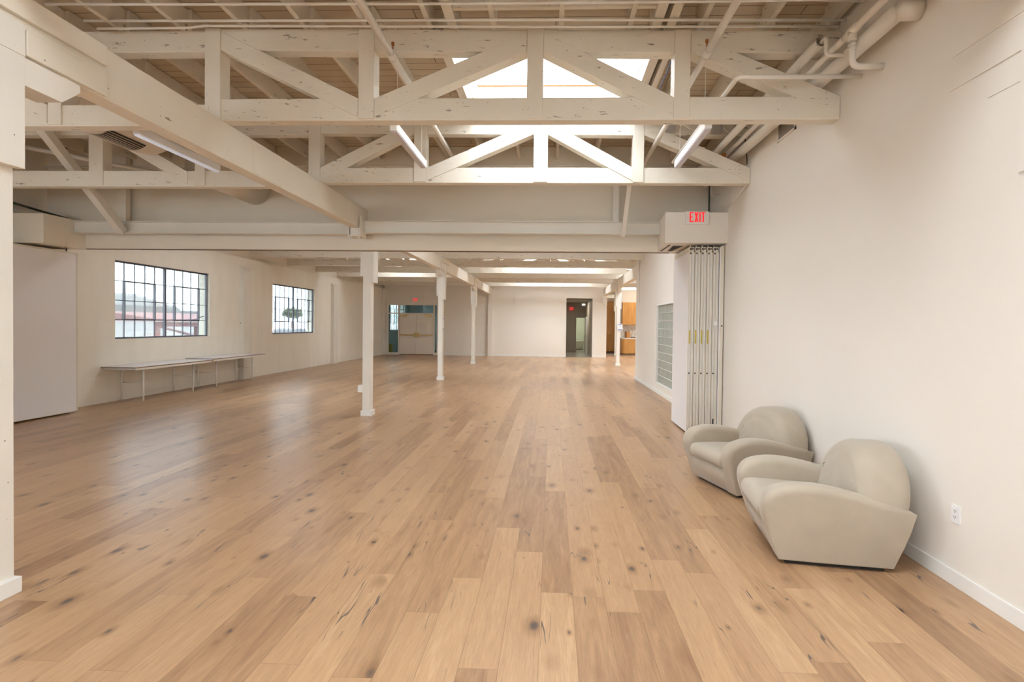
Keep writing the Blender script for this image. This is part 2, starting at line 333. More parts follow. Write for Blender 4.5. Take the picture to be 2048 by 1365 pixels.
# ------------------------------------------------------------------ mesh helpers
class MB:
    def __init__(s): s.v = []; s.f = []
    def box(s, x0, x1, y0, y1, z0, z1):
        n = len(s.v)
        s.v += [(x0,y0,z0),(x1,y0,z0),(x1,y1,z0),(x0,y1,z0),(x0,y0,z1),(x1,y0,z1),(x1,y1,z1),(x0,y1,z1)]
        s.f += [tuple(n+i for i in q) for q in ((0,3,2,1),(4,5,6,7),(0,1,5,4),(1,2,6,5),(2,3,7,6),(3,0,4,7))]
        return s
    def prism(s, pts, axis, a, b):
        """polygon pts in the plane across axis, extruded from a to b. axis x: pts=(y,z), y: (x,z), z: (x,y)"""
        n = len(s.v); k = len(pts)
        for c in (a, b):
            for p in pts:
                s.v.append({'x': (c,p[0],p[1]), 'y': (p[0],c,p[1]), 'z': (p[0],p[1],c)}[axis])
        s.f.append(tuple(range(n, n+k))); s.f.append(tuple(range(n+2*k-1, n+k-1, -1)))
        for i in range(k): s.f.append((n+i, n+(i+1)%k, n+k+(i+1)%k, n+k+i))
        return s
    def bar(s, p, q, w, h, up=(0,0,1)):
        """rectangular bar from p to q: w across, h along up"""
        p = Vector(p); q = Vector(q); d = (q-p).normalized(); u = Vector(up)
        side = d.cross(u).normalized(); u = side.cross(d).normalized()
        n = len(s.v)
        for c in (p, q):
            for a, b in ((-1,-1),(1,-1),(1,1),(-1,1)):
                s.v.append(tuple(c + side*(a*w/2) + u*(b*h/2)))
        s.f += [tuple(n+i for i in r) for r in ((0,1,2,3),(7,6,5,4),(0,4,5,1),(1,5,6,2),(2,6,7,3),(3,7,4,0))]
        return s
    def tube(s, pts, r, seg=12, cap=True):
        pts = [Vector(p) for p in pts]; n0 = len(s.v)
        rr = r if isinstance(r, (list, tuple)) else [r]*len(pts)
        prev = None
        for i, p in enumerate(pts):
            d = (pts[min(i+1, len(pts)-1)] - pts[max(i-1, 0)]).normalized()
            if prev is None:
                a = Vector((0,0,1)) if abs(d.z) < .9 else Vector((1,0,0))
                u = d.cross(a).normalized()
            else:
                u = (prev - d*prev.dot(d)).normalized()
            prev = u; w = d.cross(u)
            for k in range(seg):
                t = 2*PI*k/seg; s.v.append(tuple(p + (u*math.cos(t) + w*math.sin(t))*rr[i]))
        for i in range(len(pts)-1):
            for k in range(seg):
                a = n0+i*seg+k; b = n0+i*seg+(k+1)%seg
                s.f.append((a, b, b+seg, a+seg))
        if cap:
            s.f.append(tuple(n0+k for k in reversed(range(seg)))); e = n0+(len(pts)-1)*seg; s.f.append(tuple(e+k for k in range(seg)))
        return s
    def obj(s, name, mat, parent=None, smooth=False, bevel=0., bseg=2, loc=None):
        me = bpy.data.meshes.new(name)
        org = Vector((0,0,0))
        me.from_pydata(s.v, [], s.f)
        bm = bmesh.new(); bm.from_mesh(me); bmesh.ops.recalc_face_normals(bm, faces=bm.faces); bm.to_mesh(me); bm.free()
        me.materials.append(M[mat] if isinstance(mat, str) else mat)
        if smooth:
            for p in me.polygons: p.use_smooth = True
        o = bpy.data.objects.new(name, me); COL.objects.link(o)
        if parent: o.parent = parent
        if bevel:
            b = o.modifiers.new('bevel', 'BEVEL'); b.width = bevel; b.segments = bseg; b.limit_method = 'ANGLE'; b.angle_limit = math.radians(35)
        return o
def arc(p0, corner, p1, r, n=5):
    """points rounding the corner between p0-corner-p1"""
    p0, c, p1 = Vector(p0), Vector(corner), Vector(p1)
    a = c + (p0-c).normalized()*r; b = c + (p1-c).normalized()*r
    return [tuple((1-t)**2*a + 2*t*(1-t)*c + t*t*b) for t in [i/n for i in range(n+1)]]
def tag(o, label, cat, group=None, kind=None):
    o['label'] = label; o['category'] = cat
    if group: o['group'] = group
    if kind: o['kind'] = kind
    return o
def thing(name, label, cat, loc=(0,0,0), rz=0., group=None):
    o = bpy.data.objects.new(name, None); COL.objects.link(o); o.empty_display_size = .1
    o.location = loc; o.rotation_euler = (0,0,rz)
    return tag(o, label, cat, group)
def struct(o): o['kind'] = 'structure'; return o
def copy_tree(o, parent=None):
    c = o.copy(); COL.objects.link(c)
    if parent: c.parent = parent
    for ch in list(o.children): copy_tree(ch, c)
    return c
def grid(mb, axis, a, b, u, v, holes):
    """slab across axis from a to b, spanning u=(u0,u1), v=(v0,v1), with rectangular holes (u0,u1,v0,v1)"""
    us = sorted({u[0], u[1], *[min(max(h[i],u[0]),u[1]) for h in holes for i in (0,1)]})
    vs = sorted({v[0], v[1], *[min(max(h[i],v[0]),v[1]) for h in holes for i in (2,3)]})
    idx = {}
    def vert(i, j, s):
        k = (i, j, s)
        if k not in idx:
            c = (a, b)[s]; p, q = us[i], vs[j]
            mb.v.append({'x': (c,p,q), 'y': (p,c,q), 'z': (p,q,c)}[axis]); idx[k] = len(mb.v)-1
        return idx[k]
    solid = {}
    for i in range(len(us)-1):
        for j in range(len(vs)-1):
            cu, cv = (us[i]+us[i+1])/2, (vs[j]+vs[j+1])/2
            solid[i,j] = not any(h[0] < cu < h[1] and h[2] < cv < h[3] for h in holes)
    for (i, j), ok in solid.items():
        if not ok: continue
        for s in (0, 1): mb.f.append((vert(i,j,s), vert(i+1,j,s), vert(i+1,j+1,s), vert(i,j+1,s)))
        for (di, dj, e) in ((-1,0,((i,j),(i,j+1))), (1,0,((i+1,j),(i+1,j+1))), (0,-1,((i,j),(i+1,j))), (0,1,((i,j+1),(i+1,j+1)))):
            if not solid.get((i+di, j+dj), False):
                mb.f.append((vert(*e[0],0), vert(*e[1],0), vert(*e[1],1), vert(*e[0],1)))
    return mb

# ------------------------------------------------------------------ key dimensions (metres)
XL, XR = -8.6, 2.54          # left and right walls
YB, YF = -5.0, 26.35         # rear wall behind the camera, far wall
ZD = 4.52                    # underside of roof boards
GL, GR = -3.24, -3.09        # girder faces
YH0, YH1 = 8.55, 8.75        # cross wall above the folding partition
TR = [4.75, 6.86]            # near trusses
TF = [14.7, 16.8, 18.85, 20.75, 22.95, 25.15]

# ------------------------------------------------------------------ shell
struct(MB().box(XL-.3, 8.2, YB-.2, 28.4, -.12, 0).obj('floor', 'floor'))
struct(MB().box(2.72, 8.2, 28.4, 31.8, -.12, 0).obj('floor_kitchen', 'tile'))
struct(MB().box(.3, 2.72, 28.4, 37, -.12, 0).obj('floor_hallway', 'tile'))
struct(MB().box(.72, 2.03, 26.47, 28.4, 0, .004).obj('floor_threshold', 'tile'))
struct(MB().box(XL-.3, .3, 28.4, 31.2, -.12, 0).obj('floor_vestibule', 'tile'))
SKY = [(-1.05,.95, 5.30,6.70), (-1.75,1.55, 17.2,18.65), (-1.75,1.55, 23.2,24.9), (-1.4,1.3, -.1,2.3), (-1.2,1.1,-3.7,-2.6), (3.4,6.9, 25.6,27.1), (-1.6,.9, 10.2,12.2), (3.4,6.4,18.,21.), (-6.6,-5.2,11.,12.5), (-6.6,-5.2,19.,20.5)]  # several out-of-view openings are added to brighten the left bay and far room
struct(grid(MB(), 'z', ZD, ZD+.06, (XL-.3, 8.2), (YB-.2, 31.8), SKY).obj('ceiling', 'deck'))
# left wall with its steel windows
WL = [(9.92,12.74), (15.69,18.52), (27.3,30.05)]
W0, W1 = 1.22, 2.785
struct(grid(MB(), 'x', XL-.28, XL, (YB-.2, 31.2), (0, 3.37), [(a,b,W0,W1) for a,b in WL] + [(-3.6,-.9,W0,W1),(1.5,4.2,W0,W1)]).obj('wall_left', 'oldwall'))
struct(MB().box(XL-.28, XL-.14, YB-.2, 31.2, 3.37, ZD).obj('wall_left_upper', 'wallup'))
# right wall (near room + far partition with the glass block light)
GB = (10.62, 12.76, .235, 2.14)
struct(grid(MB(), 'x', XR, XR+.2, (YB-.2, 15.92), (0, ZD), [GB]).obj('wall_right', 'wall'))
struct(MB().box(XR+.2, 8.2, 15.72, 15.92, 0, ZD).obj('wall_right_return', 'wall'))
struct(MB().box(8.0, 8.2, 15.92, 31.8, 0, ZD).obj('wall_right_outer', 'wall'))
# rear wall behind the camera, with window openings added for daylight
struct(grid(MB(), 'y', YB-.2, YB, (XL-.28, XR+.2), (0, ZD), [(-7.2,-5.0,.8,3.0), (-1.0,1.0,.2,2.3)]).obj('wall_rear', 'wall'))
# far wall
struct(grid(MB(), 'y', YF, YF+.12, (XL, 2.74), (0, ZD), [(-8.47,-5.80,0,2.585), (.71,2.03,0,2.975)]).obj('wall_back', 'wallfar' if 'wallfar' in M else 'wall'))
# cross wall over the folding partition track
struct(grid(MB(), 'y', YH0, YH1, (XL, XR), (2.815, ZD), [(GL,GR,3.12,3.47)]).obj('wall_middle', 'wallup'))
# pilasters on the left wall and far wall
for k, (a, b) in enumerate(((13.98,14.36),(19.9,20.3))):
    struct(MB().prism([(XL,0),(XL+.13,0),(XL+.13,3.0),(XL+.05,3.12),(XL,3.12)], 'y', a, b).obj('trim_%d' % (k+1), 'pilaster'))
struct(MB().box(-3.25,-3.04, 26.2,YF, 0,3.1).obj('trim_3', 'wall'))
struct(MB().prism([(2.62,2.62),(2.74,2.62),(2.74,3.12),(2.50,3.12),(2.50,2.9)], 'y', 26.22,YF).obj('trim_4', 'wall'))
struct(MB().box(XL,XL+.12, 26.1,YF, 0,3.37).obj('trim_5', 'pilaster'))
# baseboards
struct(MB().box(XR-.015,XR, YB,7.66, 0,.097).box(XR-.015,XR, 8.85,15.92, 0,.097).box(XR-.015,XR+.2,15.92,15.935,0,.097).obj('baseboard_right', 'trim', bevel=.003))
struct(MB().box(-5.72,-3.25,YF-.015,YF,0,.1).box(-3.04,.71,YF-.015,YF,0,.1).box(2.03,2.74,YF-.015,YF,0,.1).obj('baseboard_back', 'trim', bevel=.003))

# soffit boxes at both ends of the partition track
struct(MB().prism([(1.636,7.7),(XR,7.7),(XR,YH0),(1.70,YH0)], 'z', 2.83, 3.275).obj('trim_6', 'wall'))
struct(MB().prism([(XL,7.82),(-7.93,7.82),(-7.93,YH0),(XL,YH0)], 'z', 2.79, 3.25).obj('trim_7', 'wallup'))
# slots of the partition track under the cross wall
struct(MB().box(XL+.6, 1.9, YH0+.085, YH0+.115, 2.808, 2.816).obj('trim_8', 'dark'))
struct(MB().prism([(1.74,7.9),(1.76,7.9),(1.76,YH0),(1.74,YH0)], 'z', 2.824, 2.831).prism([(1.82,8.0),(1.97,8.0),(1.92,YH0),(1.86,YH0)], 'z', 2.826, 2.831).obj('trim_9', 'dark'))

# steel windows
def steel_window(name, y0, y1, cols=10):
    t = bpy.data.objects.new(name, None); COL.objects.link(t); t.location = (XL-.075, y0, W0); struct(t)
    w, h = y1-y0, W1-W0
    f = MB(); f.box(-.02,.02, 0,w, 0,.035).box(-.02,.02,0,w,h-.035,h).box(-.02,.02,0,.03,0,h).box(-.02,.02,w-.03,w,0,h).obj('window_frame', 'winsteel', t)
    m = MB(); mid = w/2
    m.box(-.022,.022, mid-.022, mid+.022, 0, h)
    rows = [h*.255, h*.505, h*.75]
    for s in (0, 1):
        y_a = .03 if s == 0 else mid+.028; y_b = mid-.028 if s == 0 else w-.03
        st = (y_b-y_a)/5
        for c in range(1, 5): m.box(-.008,.008, y_a+st*c-.007, y_a+st*c+.007, 0, h)
        for r in rows: m.box(-.009,.009, y_a, y_b, h-r-.007, h-r+.007)
    m.obj('glazing_bars', 'winsteel', t)
    for s in (0, 1):   # opening sash around the middle panes
        y_a = .03 if s == 0 else mid+.028; st = (mid-.058)/5
        a, b = y_a+st*1, y_a+st*4; z0, z1 = h-rows[2], h-rows[0]
        MB().box(-.02,.024, a-.011,a+.011,z0,z1).box(-.02,.024,b-.011,b+.011,z0,z1).box(-.02,.024,a,b,z0-.013,z0+.013).box(-.02,.024,a,b,z1-.013,z1+.013).obj('sash', 'winsteel', t)
    MB().box(-.004,.004, .01,w-.01,.01,h-.01).obj('window_pane', 'glass', t)
    if y0 < 12:
        MB().tube([(.03, mid+.35, h-rows[2]-.0), (.09, mid+.85, h-rows[2]+.02), (.13, mid+1.12, h-rows[2]+.11)], .008, 6).obj('stay_bar', 'winsteel', t)
    # sill and reveal lining painted white
    MB().box(.029,.075, 0,w, -.002,.004).obj('window_sill', 'trim', t)
    return t
for k, (a, b) in enumerate(WL): steel_window('window_%d' % (k+1), a, b)
# unseen windows behind the camera, added for daylight
for k, (x0, x1, z0, z1) in enumerate(((-7.2,-5.0,.8,3.0), (-1.0,1.0,.2,2.3))):
    t = bpy.data.objects.new('window_%d' % (k+4), None); COL.objects.link(t); struct(t); t.location = ((x0+x1)/2, YB-.1, z0)
    w = (x1-x0)/2; h = z1-z0
    f = MB().box(-w,w,-.03,.03,0,.05).box(-w,w,-.03,.03,h-.05,h)
    for i in range(5): xx = -w + (2*w-.05)*i/4; f.box(xx,xx+.05,-.03,.03,0,h)
    f.obj('window_frame', 'winsteel', t); MB().box(-w,w,-.004,.004,0,h).obj('window_pane', 'glass', t)
# skylights, seen and added ones: curb, pane
for k, (x0, x1, y0, y1) in enumerate(SKY):
    t = bpy.data.objects.new('window_%d' % (k+6), None); COL.objects.link(t); struct(t); t.location = ((x0+x1)/2, (y0+y1)/2, ZD)
    w, d = (x1-x0)/2, (y1-y0)/2; T = .04
    w -= .004; d -= .004
    MB().box(-w-T,-w,-d-T,d+T,-.01,.15).box(w,w+T,-d-T,d+T,-.01,.15).box(-w,w,-d-T,-d,-.01,.15).box(-w,w,d,d+T,-.01,.15).obj('skylight_curb', 'trim', t)
    MB().box(-w,w,-d,d,.12,.128).obj('skylight_pane', 'skyglass', t)
    if k == 0:
        MB().tube([(-w+.06,d-.08,.10),(w-.02,d-.08,.10)], .006, 6).tube([(-w+.06,d-.13,.09),(w-.02,d-.13,.09)], .006, 6).tube([(-w+.06,d-.13,.09),(-w+.06,d-.13,.12)], .006, 6).obj('skylight_rail', 'rust', t)
# glass block window in the right wall
t = bpy.data.objects.new('window_20', None); COL.objects.link(t); struct(t); t.location = (XR, GB[0], GB[2])
w, h = GB[1]-GB[0], GB[3]-GB[2]
MB().box(-.012,.14, -.0,.04, 0,h).box(-.012,.14,w-.055,w,0,h).box(-.012,.14,0,w,h-.04,h).box(-.012,.14,0,w,0,.02).obj('window_frame', 'trim', t)
gm = MB(); gb = MB(); nc, nr = 11, 10
cw, rh = (w-.095)/nc, (h-.06)/nr
for c in range(nc):
    for r in range(nr):
        gb.box(.03,.11, .04+c*cw+.006, .04+(c+1)*cw-.006, .02+r*rh+.007, .02+(r+1)*rh-.007)
gm.box(.045,.1, .04, w-.055, .02, h-.04)
for r in range(nr+1): gm.box(.022,.1, .04, w-.055, .02+r*rh-.006, .02+r*rh+.006)
gm.obj('mortar', 'mortar', t); gb.obj('glass_blocks', 'gblock', t, bevel=.008)

# ------------------------------------------------------------------ posts, girders
def post(y, label, bol=True, x=(-3.25,-3.12)):
    xa, xb = x; xc = (xa+xb)/2
    t = thing('timber_post', label, 'post', (xc, y, 0), group='white timber posts')
    hw = (xb-xa)/2
    MB().box(-hw,hw, 0,.17, 0,2.955).obj('shaft', 'post', t, bevel=.006)
    MB().box(-hw-.022,hw+.03, -.02,.19, 0,.092).obj('plinth', 'trim', t, bevel=.003)
    # timber side plates reaching up beside the girder
    for s in (-1, 1):
        a, b = (hw, hw+.05) if s > 0 else (-hw-.05, -hw)
        zb = 2.30 if s > 0 else 2.40
        gx = (GR+.001-xc if s > 0 else GL-.001-xc) if xc < 0 else (2.731-xc if s > 0 else 2.559-xc)
        c0, c1 = (max(a, gx), b) if s > 0 else (a, min(b, gx))
        MB().prism([(0,zb),(.23,zb),(.23,3.119),(0,3.119)], 'x', a, b).box(c0,c1, 0,.23, 3.119,3.30).obj('side_plate', 'post', t, bevel=.002)
    if bol: MB().prism([(-.30,3.118),(.47,3.118),(.47,3.06),(.37,2.957),(-.18,2.957),(-.30,3.06)], 'x', -hw+.001, hw+.003).obj('bolster', 'post', t, bevel=.003)
    return t
def post_near(y, label):
    t = thing('timber_post', label, 'post', (-3.185, y, 0), group='white timber posts')
    MB().box(-.065,.065, -.17,0, 0,2.955).obj('shaft', 'post', t, bevel=.006)
    MB().box(-.087,.095, -.19,.016, 0,.092).obj('plinth', 'trim', t, bevel=.003)
    MB().box(.065,.115, -.26,.02, 2.47,3.119).box(.096,.118,-.26,.02,3.119,3.30).obj('side_plate', 'post', t, bevel=.002)
    MB().box(-.115,-.065, -.26,.02, 2.47,3.30).obj('side_plate', 'post', t, bevel=.003)
    MB().prism([(-.42,3.118),(.385,3.118),(.385,3.07),(.26,2.957),(-.32,2.957),(-.42,3.05)], 'x', -.064, .105).obj('bolster', 'post', t, bevel=.003)
    return t
post_near(2.9, 'white timber post with a bolted plate at the left edge, closest to the camera')
post(8.81, 'square white timber post standing just behind the beam of the folding partition', False)
post(14.7, 'white timber post in mid room with a taped notice on its right side')
post(20.9, 'farthest white timber post of the left row, in front of the plain back wall')
post(21.1, 'slim white timber post in front of the oak kitchen', x=(2.60,2.74))
post(28.5, 'white timber post beside the oak kitchen cupboards, mostly hidden behind another post', x=(3.42,3.55))

def girder(name, x0, x1, y0, y1, label, splices, gap=.145):
    t = thing(name, label, 'beam', ((x0+x1)/2, y0, 3.12), group='long white girders')
    w = (x1-x0)/2
    MB().box(-w,w, 0,y1-y0, 0,.35).obj('beam', 'girder', t, bevel=.006)
    for ys, h in splices:
        a, b = ys-y0-h, ys-y0+h
        a = max(a, 0); b = min(b, y1-y0)
        for s in (-1, 1):
            xa, xb = (w, w+.028) if s > 0 else (-w-.028, -w)
            MB().box(xa,xb, a,b, .215,.35).obj('splice_board', 'girder', t, bevel=.003)
        for s, a, b in ((-1,a,b-h-gap),(-1,b-h+gap,b),(1,a,b-h-gap),(1,b-h+gap,b)):
            xa, xb = (w, w+.028) if s > 0 else (-w-.028, -w)
            MB().box(xa,xb, a,b, .008,.155).obj('splice_board', 'girder', t, bevel=.003)
            MB().box(xa,xb-.012 if s > 0 else xb, a,b, .155,.19).obj('splice_board', 'girder', t, bevel=.002) if s > 0 else None
    return t
girder('timber_girder', GL, GR, YB, YH0+.0, 'long white timber girder running from upper left corner towards the partition beam', [(2.78,.69)])
for o_ in bpy.data.objects:
    if o_.name == 'timber_girder': MB().box(.075,.081, 10.24,10.82, .012,.285).obj('patch_board', 'girder', o_, bevel=.001)
girder('timber_girder', GL, GR, YH1, YF, 'white timber girder on the row of posts beyond the partition beam', [(14.815,.55),(21.015,.55)])
girder('timber_girder', 2.56, 2.73, 15.93, 26.3, 'white timber girder over the slim post near the kitchen', [(21.215,.55)])
# small patch board fixed to the near girder
# girder splice and post plate embedded in the right wall
t = thing('wall_girder_end', 'old timber girder end and post plate painted into the right wall, top right corner', 'beam', (XR, 2.9, 3.1))
MB().box(-.006,.02, -1.5,.56, .24,.40).obj('upper_board', 'wall', t)
MB().box(-.010,.02, -1.5,.56, .03,.175).obj('lower_board', 'wall', t)
MB().prism([(-1.2,.02),(.39,.02),(.39,-.03),(.265,-.135),(-1.2,-.135)], 'x', -.005,.02).obj('bolster', 'wall', t)
MB().box(-.014,.02, -.5,.045, -.635,.18).obj('post_plate', 'wall', t)

# hangers under the girder end by the steel beam
t = thing('beam_hanger', 'white steel hanger joining near girder end to the partition beam', 'bracket', (-3.165, 8.3, 3.0))
MB().box(-.105,-.085, -.13,.12, -.02,.30).obj('left_plate', 'steel', t); MB().box(.085,.105, -.13,.12, -.02,.30).obj('right_plate', 'steel', t)
MB().box(-.085,.085, -.13,.12, -.02,.0).obj('seat_plate', 'steel', t)
MB().box(-.07,.07, -.10,.05, .0,.118).obj('packing_block', 'steel', t)
for sx in (-.06,.06): MB().tube([(sx,-.08,-.05),(sx,-.08,-.02)], .012, 8).obj('bolt', 'steel', t)

# ------------------------------------------------------------------ roof trusses
def member(mb, p, q, y0, y1, w):
    """diagonal member in the XZ plane, square cut vertically at both ends"""
    (xa, za), (xb, zb) = p, q
    L = math.hypot(xb-xa, zb-za); dz = w/2*L/abs(xb-xa)
    mb.prism([(xa,za-dz),(xb,zb-dz),(xb,zb+dz),(xa,za+dz)], 'y', y0, y1)
def truss(y, x0, x1, ups, diags, label, group, zb=3.47, zt=4.31, dep=.14, chord=.205, top=.20, s=0., full=True):
    """ups: list of (x, width); diags: (x_top, x_bottom)"""
    t = thing('roof_truss', label, 'roof truss', ((x0+x1)/2, y, zb), group=group)
    ox, oz = (x0+x1)/2, zb
    Zt = lambda x: zt - s*(x-x0) - oz
    MB().box(x0-ox,x1-ox, .015,dep, 0,chord).obj('bottom_chord', 'timber', t, bevel=.008)
    MB().prism([(x0-ox, Zt(x0)-top),(x1-ox, Zt(x1)-top),(x1-ox, Zt(x1)),(x0-ox, Zt(x0))], 'y', .015, dep).obj('top_chord', 'timber', t, bevel=.006)
    for x, w in ups:
        MB().box(x-w/2-ox, x+w/2-ox, 0,dep+.012, .012, Zt(x)-.002).obj('upright', 'timber_v', t, bevel=.005)
    for xt, xb in diags:
        d = MB(); member(d, (xt-ox, Zt(xt)-.115), (xb-ox, .115), .006, dep+.004, .155)
        d.obj('diagonal', 'timber', t, bevel=.004)
    return t
UP = [(-3.185,.148), (-1.737,.145), (-.184,.148), (1.141,.142)]
DG = [(-3.11,-1.815), (-.262,-1.66), (-.108,1.065), (1.215,2.535)]
truss(TR[0], -3.255, XR, UP, DG, 'nearest white timber roof truss, in front of the skylight', 'trusses over the middle bay', zt=4.325, s=.0125)
UP2 = [(-3.205,.155), (-1.778,.165), (-.178,.185), (1.10,.14)]
DG2 = [(-1.87,-3.12), (-.28,-1.69), (-.08,1.03), (1.17,2.535)]
truss(TR[1], -3.285, XR, UP2, DG2, 'second white timber roof truss, brightly lit by the skylight, behind the nearest one', 'trusses over the middle bay', zt=4.33, s=.008)
ORD = ['first', 'second', 'third', 'fourth', 'fifth', 'sixth']
for k, y in enumerate(TF):
    truss(y, -3.2, 2.66, UP2, DG2, '%s white roof truss beyond the partition beam, middle bay, counted from the beam' % ORD[k], 'trusses over the far middle bay')
for y_, nm in ((2.8,'overhead roof truss just in front of the camera position'), (.75,'overhead roof truss right above the camera position')):
    truss(y_, -3.25, XR, UP2, DG2, 'white timber '+nm, 'trusses over the middle bay')
UL = [(-4.77,.14), (-6.22,.20), (-7.65,.16)]
DL_ = [(-6.12,-4.95), (-4.68,-3.36)]
truss(TR[0], XL-.14, -3.26, [(-4.71,.13), (-6.22,.16), (-7.65,.16)], [(-6.12,-4.79), (-4.64,-3.33)], 'white roof truss at the left edge, above the grille duct, nearest in the left bay', 'trusses over the left bay', zb=3.425, zt=4.31, chord=.2)
truss(TR[1], XL-.14, -3.29, UL, DL_, 'white roof truss in the left bay crossing above the folded screen', 'trusses over the left bay', zb=3.415, zt=4.31, chord=.215)
for k, y in enumerate(TF):
    truss(y, XL-.14, -3.26, UL, DL_, '%s white roof truss beyond the partition beam, left bay, counted from the beam' % ORD[k], 'trusses over the far left bay')
for k, y in enumerate((22.9, 25.15, 27.3)):
    truss(y, 2.74, 8.0, [(4.2,.15),(5.8,.15)], [(4.1,2.9),(4.3,5.7)], '%s white roof truss over the kitchen side' % ORD[k], 'trusses over the kitchen bay')

# ------------------------------------------------------------------ joists
JX = [-8.25,-7.65,-7.05,-6.45,-5.85,-5.25,-4.66, -4.07,-3.47,-2.88,-2.31,-1.74,-1.15,-.565,.05,.67,1.31,1.90,2.46]
bays = [(2.7,4.86,'in front of the nearest truss',0.), (4.78,6.98,'between the two near trusses',.045), (6.9,8.54,'between the second truss and the cross wall',0.)]
first = None
for (a, b, where, dx) in bays:
    for x in JX:
        if a > 4.7 and a < 6 and -1.2 < x+dx < 1.0: continue
        left = x < -3.2
        lab = 'white roof joist of the %s bay, %s' % ('left' if left else 'middle', where)
        o = MB().box(-.022,.022, 0,b-a, 0,ZD-4.318).obj('roof_joist', 'joist')
        o.location = (x+dx, a, 4.318 if not left else 4.312)
        tag(o, lab, 'joist', 'roof joists, %s bay, %s' % ('left' if left else 'middle', where))
for x, w, nm in ((-1.10,.09,'left side of the near skylight'), (1.0,.09,'right side of the near skylight'), (1.12,.06,'right of the skylight trimmer')):
    o = MB().box(-w/2,w/2, 0,2.02, 0,ZD-4.318).obj('trimmer_joist', 'joist'); o.location = (x, 4.89, 4.318)
    tag(o, 'thick white trimmer joist along the %s' % nm, 'joist')
for x, w, nm in ((-.935,.085,'left of the boarded roof recess, top centre'), (.90,.085,'right of the boarded roof recess, top centre'), (1.03,.08,'second one right of the boarded roof recess')):
    o = MB().box(-w/2,w/2, 0,2.16, 0,ZD-4.30).obj('trimmer_joist', 'joist'); o.location = (x, 2.7, 4.30)
    tag(o, 'thick white trimmer joist %s' % nm, 'joist')
tag(MB().box(-1.06,.96, 5.20,5.26, 4.325,ZD).obj('header_board', 'trim'), 'white header board across the near edge of the skylight', 'board')
tag(MB().box(-.89,.855, 4.50,4.54, 4.33,4.43).obj('blocking_board', 'joist'), 'lower brown-white blocking board between joists above the nearest truss', 'board')
tag(MB().box(-.89,.855, 4.51,4.55, 4.434,ZD).obj('blocking_board', 'joist'), 'upper blocking board between joists above the nearest truss', 'board')

# ------------------------------------------------------------------ partition beam: steel I sections, braces
def ibeam(x0, x1, y, z0, z1, label):
    t = thing('steel_beam', label, 'steel beam', ((x0+x1)/2, y, z0), group='steel beams of the partition')
    w = (x1-x0)/2; h = z1-z0
    MB().box(-w,w, -.008,.008, .012,h-.012).obj('web', 'steel', t); MB().box(-w,w, -.075,.075, 0,.014).obj('bottom_flange', 'steel', t); MB().box(-w,w, -.075,.075, h-.012,h).obj('top_flange', 'steel', t)
    return t
ibeam(-3.055, 1.03, 8.35, 3.055, 3.255, 'white steel beam across the middle of the room above the partition header')
ibeam(1.03, 1.69, 8.37, 3.055, 3.255, 'short white steel beam piece beside the exit sign box')
ibeam(-7.93, -3.275, 8.35, 3.03, 3.225, 'white steel beam in the left bay under the slanting brace')
tag(MB().bar((1.10,8.30,3.03), (1.10,7.0,4.33), .055, .06, (1,0,0)).obj('brace', 'steel'), 'slanting white steel brace from roof to beam, right of the bright truss', 'brace')
tag(MB().box(.95,1.045, 8.40,8.5, 3.258,4.3).obj('brace', 'steel'), 'upright white strut on the partition beam, right of centre', 'brace')
tag(MB().bar((-7.05,8.27,3.05), (-6.75,6.60,4.15), .11, .11, (1,0,0)).obj('brace', 'steel'), 'long slanting white brace in the left bay, from roof down to the steel beam', 'brace')
tag(MB().box(-7.28,-7.10, 8.40,8.5, 3.228,4.3).obj('brace', 'wallup'), 'upright white strut behind the slanting brace in the left bay', 'brace')

